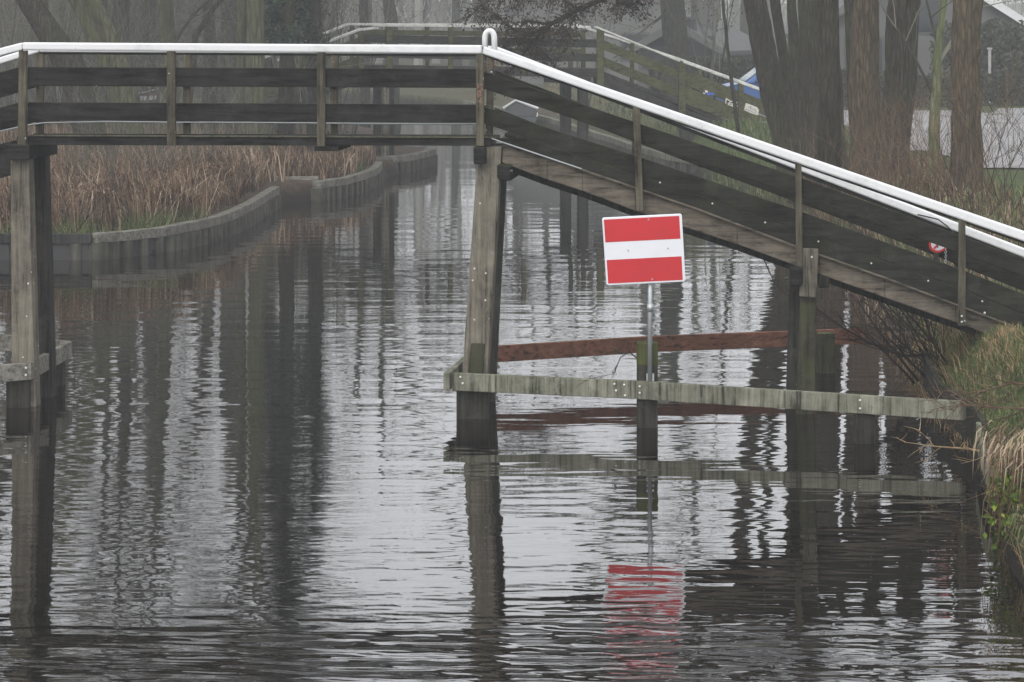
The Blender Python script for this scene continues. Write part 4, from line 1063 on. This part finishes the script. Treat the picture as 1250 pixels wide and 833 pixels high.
hedge('hedge','clipped dark hedge along the far side of the road at the right',8.5,30,102.6,103.6,1.1,2.22,26000,.075)
hedge('hedge','low misty hedge behind the blue car',5,9.3,118,119.2,.8,2.3,6000,.13,seed=4)
hedge('hedge','tall foggy shrubbery closing off the canal bend',-36,14,250,256,.8,9.0,20000,.36,seed=6,cat='shrubbery')
hedge('hedge','foggy shrubbery far behind the left bank trees',-46,-12,150,154,.8,6.0,18000,.22,seed=7,cat='shrubbery')
hedge('hedge','misty high bush left of the house at the right',14,18.5,108,110,1.1,3.7,6000,.10,seed=8,cat='bush')

# a far wood closing the view beyond the canal bend
random.seed(55); fw=M()
for k in range(95):
    cx=U(-62,62); cy=U(178,222); hh=U(9,16.5); rr=U(2.2,4.2)
    fw.tube([(cx,cy,.5),(cx+U(-.5,.5),cy,hh*.5),(cx+U(-.8,.8),cy,hh*.9)],[.28,.2,.05],6,cap=False)
    for j in range(430):
        a=U(0,6.28); f=U(0,1)**.8; z=1.0+f*(hh-1.0); q=rr*math.sqrt(U(0,1))*(math.sin(math.pi*min(1,.18+.8*f))**.6)
        p=Vector((cx+math.cos(a)*q,cy+math.sin(a)*q,z)); d=Vector((U(-.6,.6),U(-.6,.6),1)).normalized()*U(.6,1.8); sd=Vector((U(-1,1),U(-1,1),0)).normalized()*U(.02,.075)
        fw.add([p-sd,p+sd,p+d],[(0,1,2)])
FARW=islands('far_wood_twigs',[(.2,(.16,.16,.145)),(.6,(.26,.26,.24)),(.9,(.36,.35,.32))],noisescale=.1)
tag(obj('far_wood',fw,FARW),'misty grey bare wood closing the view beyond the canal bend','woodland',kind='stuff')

# ------------------------------------------------------------------ houses
ROOF=plain('grey_roof_tiles',(.05,.05,.048),.7,.2,0,2); BRICK=plain('brown_brick',(.16,.11,.085),.85,.25,0,3); GLASS=plain('dark_glass',(.03,.035,.04),.1,.1); PANEL=plain('grey_wall_boards',(.10,.10,.095),.8,.12,0,1)
def house(label,cx,cy,wd,dp,zb,hw,hr_,rot,wallm=BRICK,verge=WHITE,fm=WHITE):
    t=thing('house',label,'house',(cx,cy,zb)); cs,sn=math.cos(rot),math.sin(rot)
    def L(x,y,z): return Vector((cx+x*cs-y*sn,cy+x*sn+y*cs,zb+z))
    m=M(); m.prism([L(-wd/2,-dp/2,-.3),L(wd/2,-dp/2,-.3),L(wd/2,-dp/2,hw),L(0,-dp/2,hw+hr_),L(-wd/2,-dp/2,hw)],L(0,dp/2,0)-L(0,-dp/2,0)); obj('wall',m,wallm,t)
    o=.4
    for s in (-1,1):
        m=M(); e=wd/2+o; k=hr_/(wd/2)
        a=[L(0,-dp/2-o,hw+hr_+.03),L(s*e,-dp/2-o,hw-o*k+.03),L(s*e,-dp/2-o,hw-o*k+.2),L(0,-dp/2-o,hw+hr_+.2)]
        m.prism(a,L(0,dp/2+o,0)-L(0,-dp/2-o,0)); obj('roof',m,ROOF,t)
        m=M(); v=L(0,-.05,0)-L(0,0,0)
        m.prism([p+v*.2 for p in [L(0,-dp/2-o,hw+hr_-.08),L(s*e,-dp/2-o,hw-o*k-.08),L(s*e,-dp/2-o,hw-o*k+.22),L(0,-dp/2-o,hw+hr_+.22)]],v*1.2); obj('verge_board',m,verge if s>0 else wallm,t)
    for wx,wz in ((-wd*.25,1.5),(wd*.22,1.5),(0,hw+.6)):
        m=M(); m.prism([L(wx-.7,-dp/2-.03,wz-.65),L(wx+.7,-dp/2-.03,wz-.65),L(wx+.7,-dp/2-.03,wz+.65),L(wx-.7,-dp/2-.03,wz+.65)],L(0,.02,0)-L(0,0,0)); fr_=obj('window',m,fm,t)
        m=M(); m.prism([L(wx-.6,-dp/2-.045,wz-.55),L(wx+.6,-dp/2-.045,wz-.55),L(wx+.6,-dp/2-.045,wz+.55),L(wx-.6,-dp/2-.045,wz+.55)],L(0,.01,0)-L(0,0,0)); obj('pane',m,GLASS,fr_)
    m=M(); p=L(wd*.1,0,hw+hr_-.1); m.box((p.x,p.y,p.z+.4),(.6,.6,1.4),rot); obj('chimney',m,wallm,t)
    return t
house('dark brick house with a white verge board at the upper right corner',14.2,117.4,8,8,1.1,2.25,2.5,0,PANEL,WHITE,ROOF)
house('pale grey boarded shed faint in the fog above the far bridge ramp',3.6,150,7.5,7,.9,3.6,2.2,R(4),PANEL,PANEL,ROOF)
house('low grey shed right of the foggy trunk behind the far bridge',7.2,126,3.4,4,1.0,1.6,.9,R(-25),PANEL,PANEL,ROOF)
pp=M(); q=W(1208,92,106); pp.box((q.x,q.y,1.1+.85),(.09,.09,1.9)); pp.box((q.x,q.y,1.1+1.83),(.16,.16,.06)); tag(obj('garden_post',pp,plain('grey_post_paint',(.3,.3,.29)),bevel=.01),'slim white post in front of the house at the right','post')

# ------------------------------------------------------------------ blue car
def car():
    x0,Y,z0=5.65,95,gz(7.5,95)+.03; rot=R(6)
    if z0<1.12: z0=1.14
    PAINT=plain('blue_car_paint',(.05,.12,.30),.25,.05,.2,2,0); TYRE=plain('tyre',(.015,.015,.015),.8,.1); RIM=plain('rim',(.4,.4,.42),.3,.1,.8); GL=plain('car_glass',(.10,.16,.19),.08,.05); LAMP=plain('car_lamp',(.75,.78,.8),.15,.05)
    t=thing('parked_car','blue hatchback parked on the road behind the far bridge ramp','car',(x0+2.0,Y,z0)); cs,sn=math.cos(rot),math.sin(rot)
    CS=.9
    def L(x,y,z): x*=CS;y*=CS;z*=.96; return Vector((x0+x*cs-y*sn,Y+x*sn+y*cs,z0+z))
    low=[(0.0,.35),(.02,.62),(.12,.78),(.9,.95),(1.15,.98),(3.95,1.0),(4.12,.9),(4.18,.55),(4.12,.3),(3.7,.25),(.5,.22)]
    hw=.86
    m=M(); ring=[]
    for (s,k) in ((-hw,.0),(-hw+.0,.0)): pass
    sec=[(-hw*.86,1),(-hw,.985),(-hw,.985),(hw,.985),(hw*.86,1)]
    for yy,insx in ((-hw*.9,.10),(-hw,.0),(hw,.0),(hw*.9,.10)):
        ring.append([L(2.09+(x-2.09)*(1-insx*.35),yy,.22+(z-.22)*(1-insx*.05)) for x,z in low])
    nn=len(low); vs=[p for r_ in ring for p in r_]; fs=[tuple(range(nn))[::-1],tuple(range(3*nn,4*nn))]
    for j in range(3):
        for i in range(nn): i2=(i+1)%nn; fs.append((j*nn+i,j*nn+i2,(j+1)*nn+i2,(j+1)*nn+i))
    m.add(vs,fs); obj('body',m,PAINT,t,bevel=.03)
    cab=[(1.1,.96),(1.75,1.42),(2.1,1.48),(3.3,1.47),(3.75,1.3),(4.0,.98)]
    ct=[(x+(2.4-x)*.04,z) for x,z in cab]
    m=M(); y0,y1=.82,.66
    def hy(z): return y0+(y1-y0)*(z-.96)/.52
    vs=[L(x,-hy(z),z) for x,z in cab]+[L(x,hy(z),z) for x,z in cab]; k=len(cab)
    m.add(vs,[tuple(range(k))[::-1],tuple(range(k,2*k))]+[(i,i+1,i+1+k,i+k) for i in range(k-1)]+[(k-1,0,k,2*k-1)]); obj('roof',m,PAINT,t,bevel=.02)
    def pane(pts,side,name='window'):
        m=M(); m.prism([L(x,side*(hy(z)+.012),z) for x,z in pts],L(0,-side*.01,0)-L(0,0,0)); obj(name,m,GL,t)
    for s in (-1,1):
        pane([(1.38,1.02),(1.82,1.36),(2.35,1.40),(2.35,1.02)],s); pane([(2.45,1.02),(2.45,1.40),(3.25,1.39),(3.6,1.24),(3.75,1.02)],s)
    m=M(); m.prism([L(1.13,-.68,1.0),L(1.13,.68,1.0),L(1.70,.6,1.40),L(1.70,-.6,1.40)],L(-.015,0,.015)-L(0,0,0)); obj('windscreen',m,GL,t)
    for wx in (.78,3.35):
        for s in (-1,1):
            m=M(); m.tube([L(wx,s*.86,.31),L(wx,s*.66,.31)],[.31,.31],20); w_=obj('wheel',m,TYRE,t)
            m=M(); m.tube([L(wx,s*.875,.31),L(wx,s*.85,.31)],[.19,.19],16); obj('rim',m,RIM,w_)
    for s in (-1,1):
        m=M(); m.tube([L(-.0,s*.6,.66),L(.12,s*.62,.67)],[.09,.1],10); obj('headlight',m,LAMP,t)
        m=M(); m.tube([L(1.45,s*.9,1.02),L(1.5,s*.98,1.05)],[.06,.07],8); obj('mirror',m,PAINT,t)
    m=M(); 
    for s in (-1,1): m.tube([L(2.0,s*.6,1.5),L(3.2,s*.6,1.5)],[.02,.02],6)
    obj('roof_rail',m,RIM,t)
car()

# small moored boat with white gunwale, seen between the boards
def boat():
    c=Vector((.25,112,0)); t=thing('rowing_boat','small boat under a grey ridged cover with white edges, moored behind the front bridge','boat',(c.x,c.y+1.5,0))
    GREY=plain('boat_cover',(.07,.075,.08),.6,.1)
    out=[(-.55,0),(-.60,1.4),(-.42,2.6),(0,3.5),(.42,2.6),(.62,1.4),(.60,0)]
    m=M(); k=len(out); vs=[c+Vector((x,y,.52+.03*y)) for x,y in out]+[c+Vector((x*.7,y*.9,-.1)) for x,y in out]
    m.add(vs,[tuple(range(k)),tuple(range(2*k-1,k-1,-1))]+[(i,(i+1)%k,(i+1)%k+k,i+k) for i in range(k)]); obj('hull',m,GREY,t)
    m=M(); m.tube([c+Vector((x,y,.54+.03*y)) for x,y in out],[.03]*k,6); obj('gunwale',m,WHITE,t)
    m=M(); m.prism([c+Vector((-.5,.02,.54)),c+Vector((-.5,.02,.80)),c+Vector((-.12,.02,1.04)),c+Vector((.6,.02,.78)),c+Vector((.6,.02,.54))],(0,2.2,.02)); obj('cover',m,GREY,t)
    m=M(); m.tube([c+Vector((-.55,0,.80)),c+Vector((-.12,0,1.08)),c+Vector((.64,0,.79))],[.05,.035,.055],6); obj('cover_edge',m,WHITE,t)
boat()
# small things among the left trees
def box_thing():
    p=W(183,119,95); z=gz(p.x,p.y); t=thing('plant_crate','small brown lidded crate with a white plate among the left bank trees','crate',(p.x,p.y,z))
    m=M(); m.box((p.x,p.y,z+.6),(.8,.5,1.2)); obj('body',m,BRICK,t,bevel=.02)
    m=M(); m.prism([W(168,114,94.6),W(200,106.5,94.6),W(200,108,94.6),W(168,115.5,94.6)],(0,.6,0)); obj('lid',m,DULLWHITE,t)
    m=M(); m.prism([W(171,117.5,94.7),W(193,117,94.7),W(192,122,94.7),W(171,123,94.7)],(0,.03,0)); obj('plate',m,WHITE,t)
    p=W(258,119,95); z2=gz(p.x,p.y)
    m=M(); m.tube([(p.x,p.y,z2),(p.x,p.y,p.z+.0)],[.02,.02],8); k=thing('bird_feeder','tiny white twin feeder on a stick among the left bank trees','bird feeder',(p.x,p.y,z2)); obj('pole',m,STEEL,k)
    for dx in (-.06,.06):
        m=M(); m.tube([(p.x+dx,p.y,p.z-.05),(p.x+dx,p.y,p.z+.08)],[.045,.04],10); obj('cup',m,WHITE,k,smooth=True)
box_thing()
# scattered fallen leaves on deck/rail posts omitted; red-brown leaves caught on far post
def caught():
    random.seed(71); m=M()
    for i in range(60): m.leaf(B.P(U(591,608),U(70,84),U(.9,1.2)),U(.012,.026))
    tag(obj('dead_leaves',m,islands('rust_leaf',[(.2,(.06,.025,.02)),(.8,(.2,.08,.06))]),loc=B.P(600,77,1.05)),'rust-brown dead leaves caught behind the crest post of the front bridge','leaves')
caught()

# ------------------------------------------------------------------ HAZE, WORLD, SUN, CAMERA
hz=M(); hz.box((0,-30+340,8.0-.9),(700,760,20.2))
hm=bpy.data.materials.new('haze'); hm.use_nodes=True; nt=hm.node_tree; nt.nodes.clear(); out=nt.nodes.new('ShaderNodeOutputMaterial'); pv=nt.nodes.new('ShaderNodeVolumePrincipled')
pv.inputs['Color'].default_value=(.60,.605,.61,1); pv.inputs['Density'].default_value=.0018; pv.inputs['Anisotropy'].default_value=.25
nt.links.new(pv.outputs[0],out.inputs['Volume'])
h_=obj('haze',hz,hm); h_['kind']='stuff'; tag(h_,'pale winter mist filling the air over the canal','haze')

SUN_EL,SUN_AZ=R(38),R(200)
wd=bpy.data.worlds.new('World'); S.world=wd; wd.use_nodes=True; nt=wd.node_tree; bg=nt.nodes['Background']
sky=nt.nodes.new('ShaderNodeTexSky'); sky.sky_type='NISHITA'; sky.sun_disc=False; sky.sun_elevation=SUN_EL; sky.sun_rotation=SUN_AZ
sky.dust_density=4; sky.air_density=1.5; sky.ozone_density=1
hs=nt.nodes.new('ShaderNodeHueSaturation'); hs.inputs['Saturation'].default_value=.10; nt.links.new(sky.outputs[0],hs.inputs['Color'])
ov=mix(nt,.6,hs.outputs[0],(10.0,10.2,10.8))
nt.links.new(ov,bg.inputs['Color']); bg.inputs['Strength'].default_value=.15
ld=bpy.data.lights.new('sun','SUN'); ld.energy=.7; ld.angle=R(30); ld.color=(1,.97,.93)
lo=bpy.data.objects.new('sun',ld); COL.objects.link(lo)
d=Vector((math.sin(SUN_AZ)*math.cos(SUN_EL),math.cos(SUN_AZ)*math.cos(SUN_EL),math.sin(SUN_EL)))   # towards the sun
lo.rotation_euler=d.to_track_quat('Z','Y').to_euler(); lo.location=(0,-10,30)

cd=bpy.data.cameras.new('camera'); cam=bpy.data.objects.new('camera',cd); COL.objects.link(cam); S.camera=cam
cam.location=(0,0,H); cam.rotation_euler=(R(90),0,0); cd.sensor_width=36; cd.sensor_fit='HORIZONTAL'; cd.lens=F/1250*36
cd.shift_y=-416.5/1250; cd.clip_start=.5; cd.clip_end=6000
vs=S.view_settings; vs.view_transform='Standard'; vs.look='None'; vs.gamma=1; vs.exposure=.52; vs.use_curve_mapping=False
S.render.engine='CYCLES'; c=S.cycles; c.use_denoising=True; c.denoiser='OPENIMAGEDENOISE'; c.max_bounces=8; c.volume_bounces=2; c.diffuse_bounces=3; c.glossy_bounces=4; c.transparent_max_bounces=8
c.use_adaptive_sampling=True; c.adaptive_threshold=.02
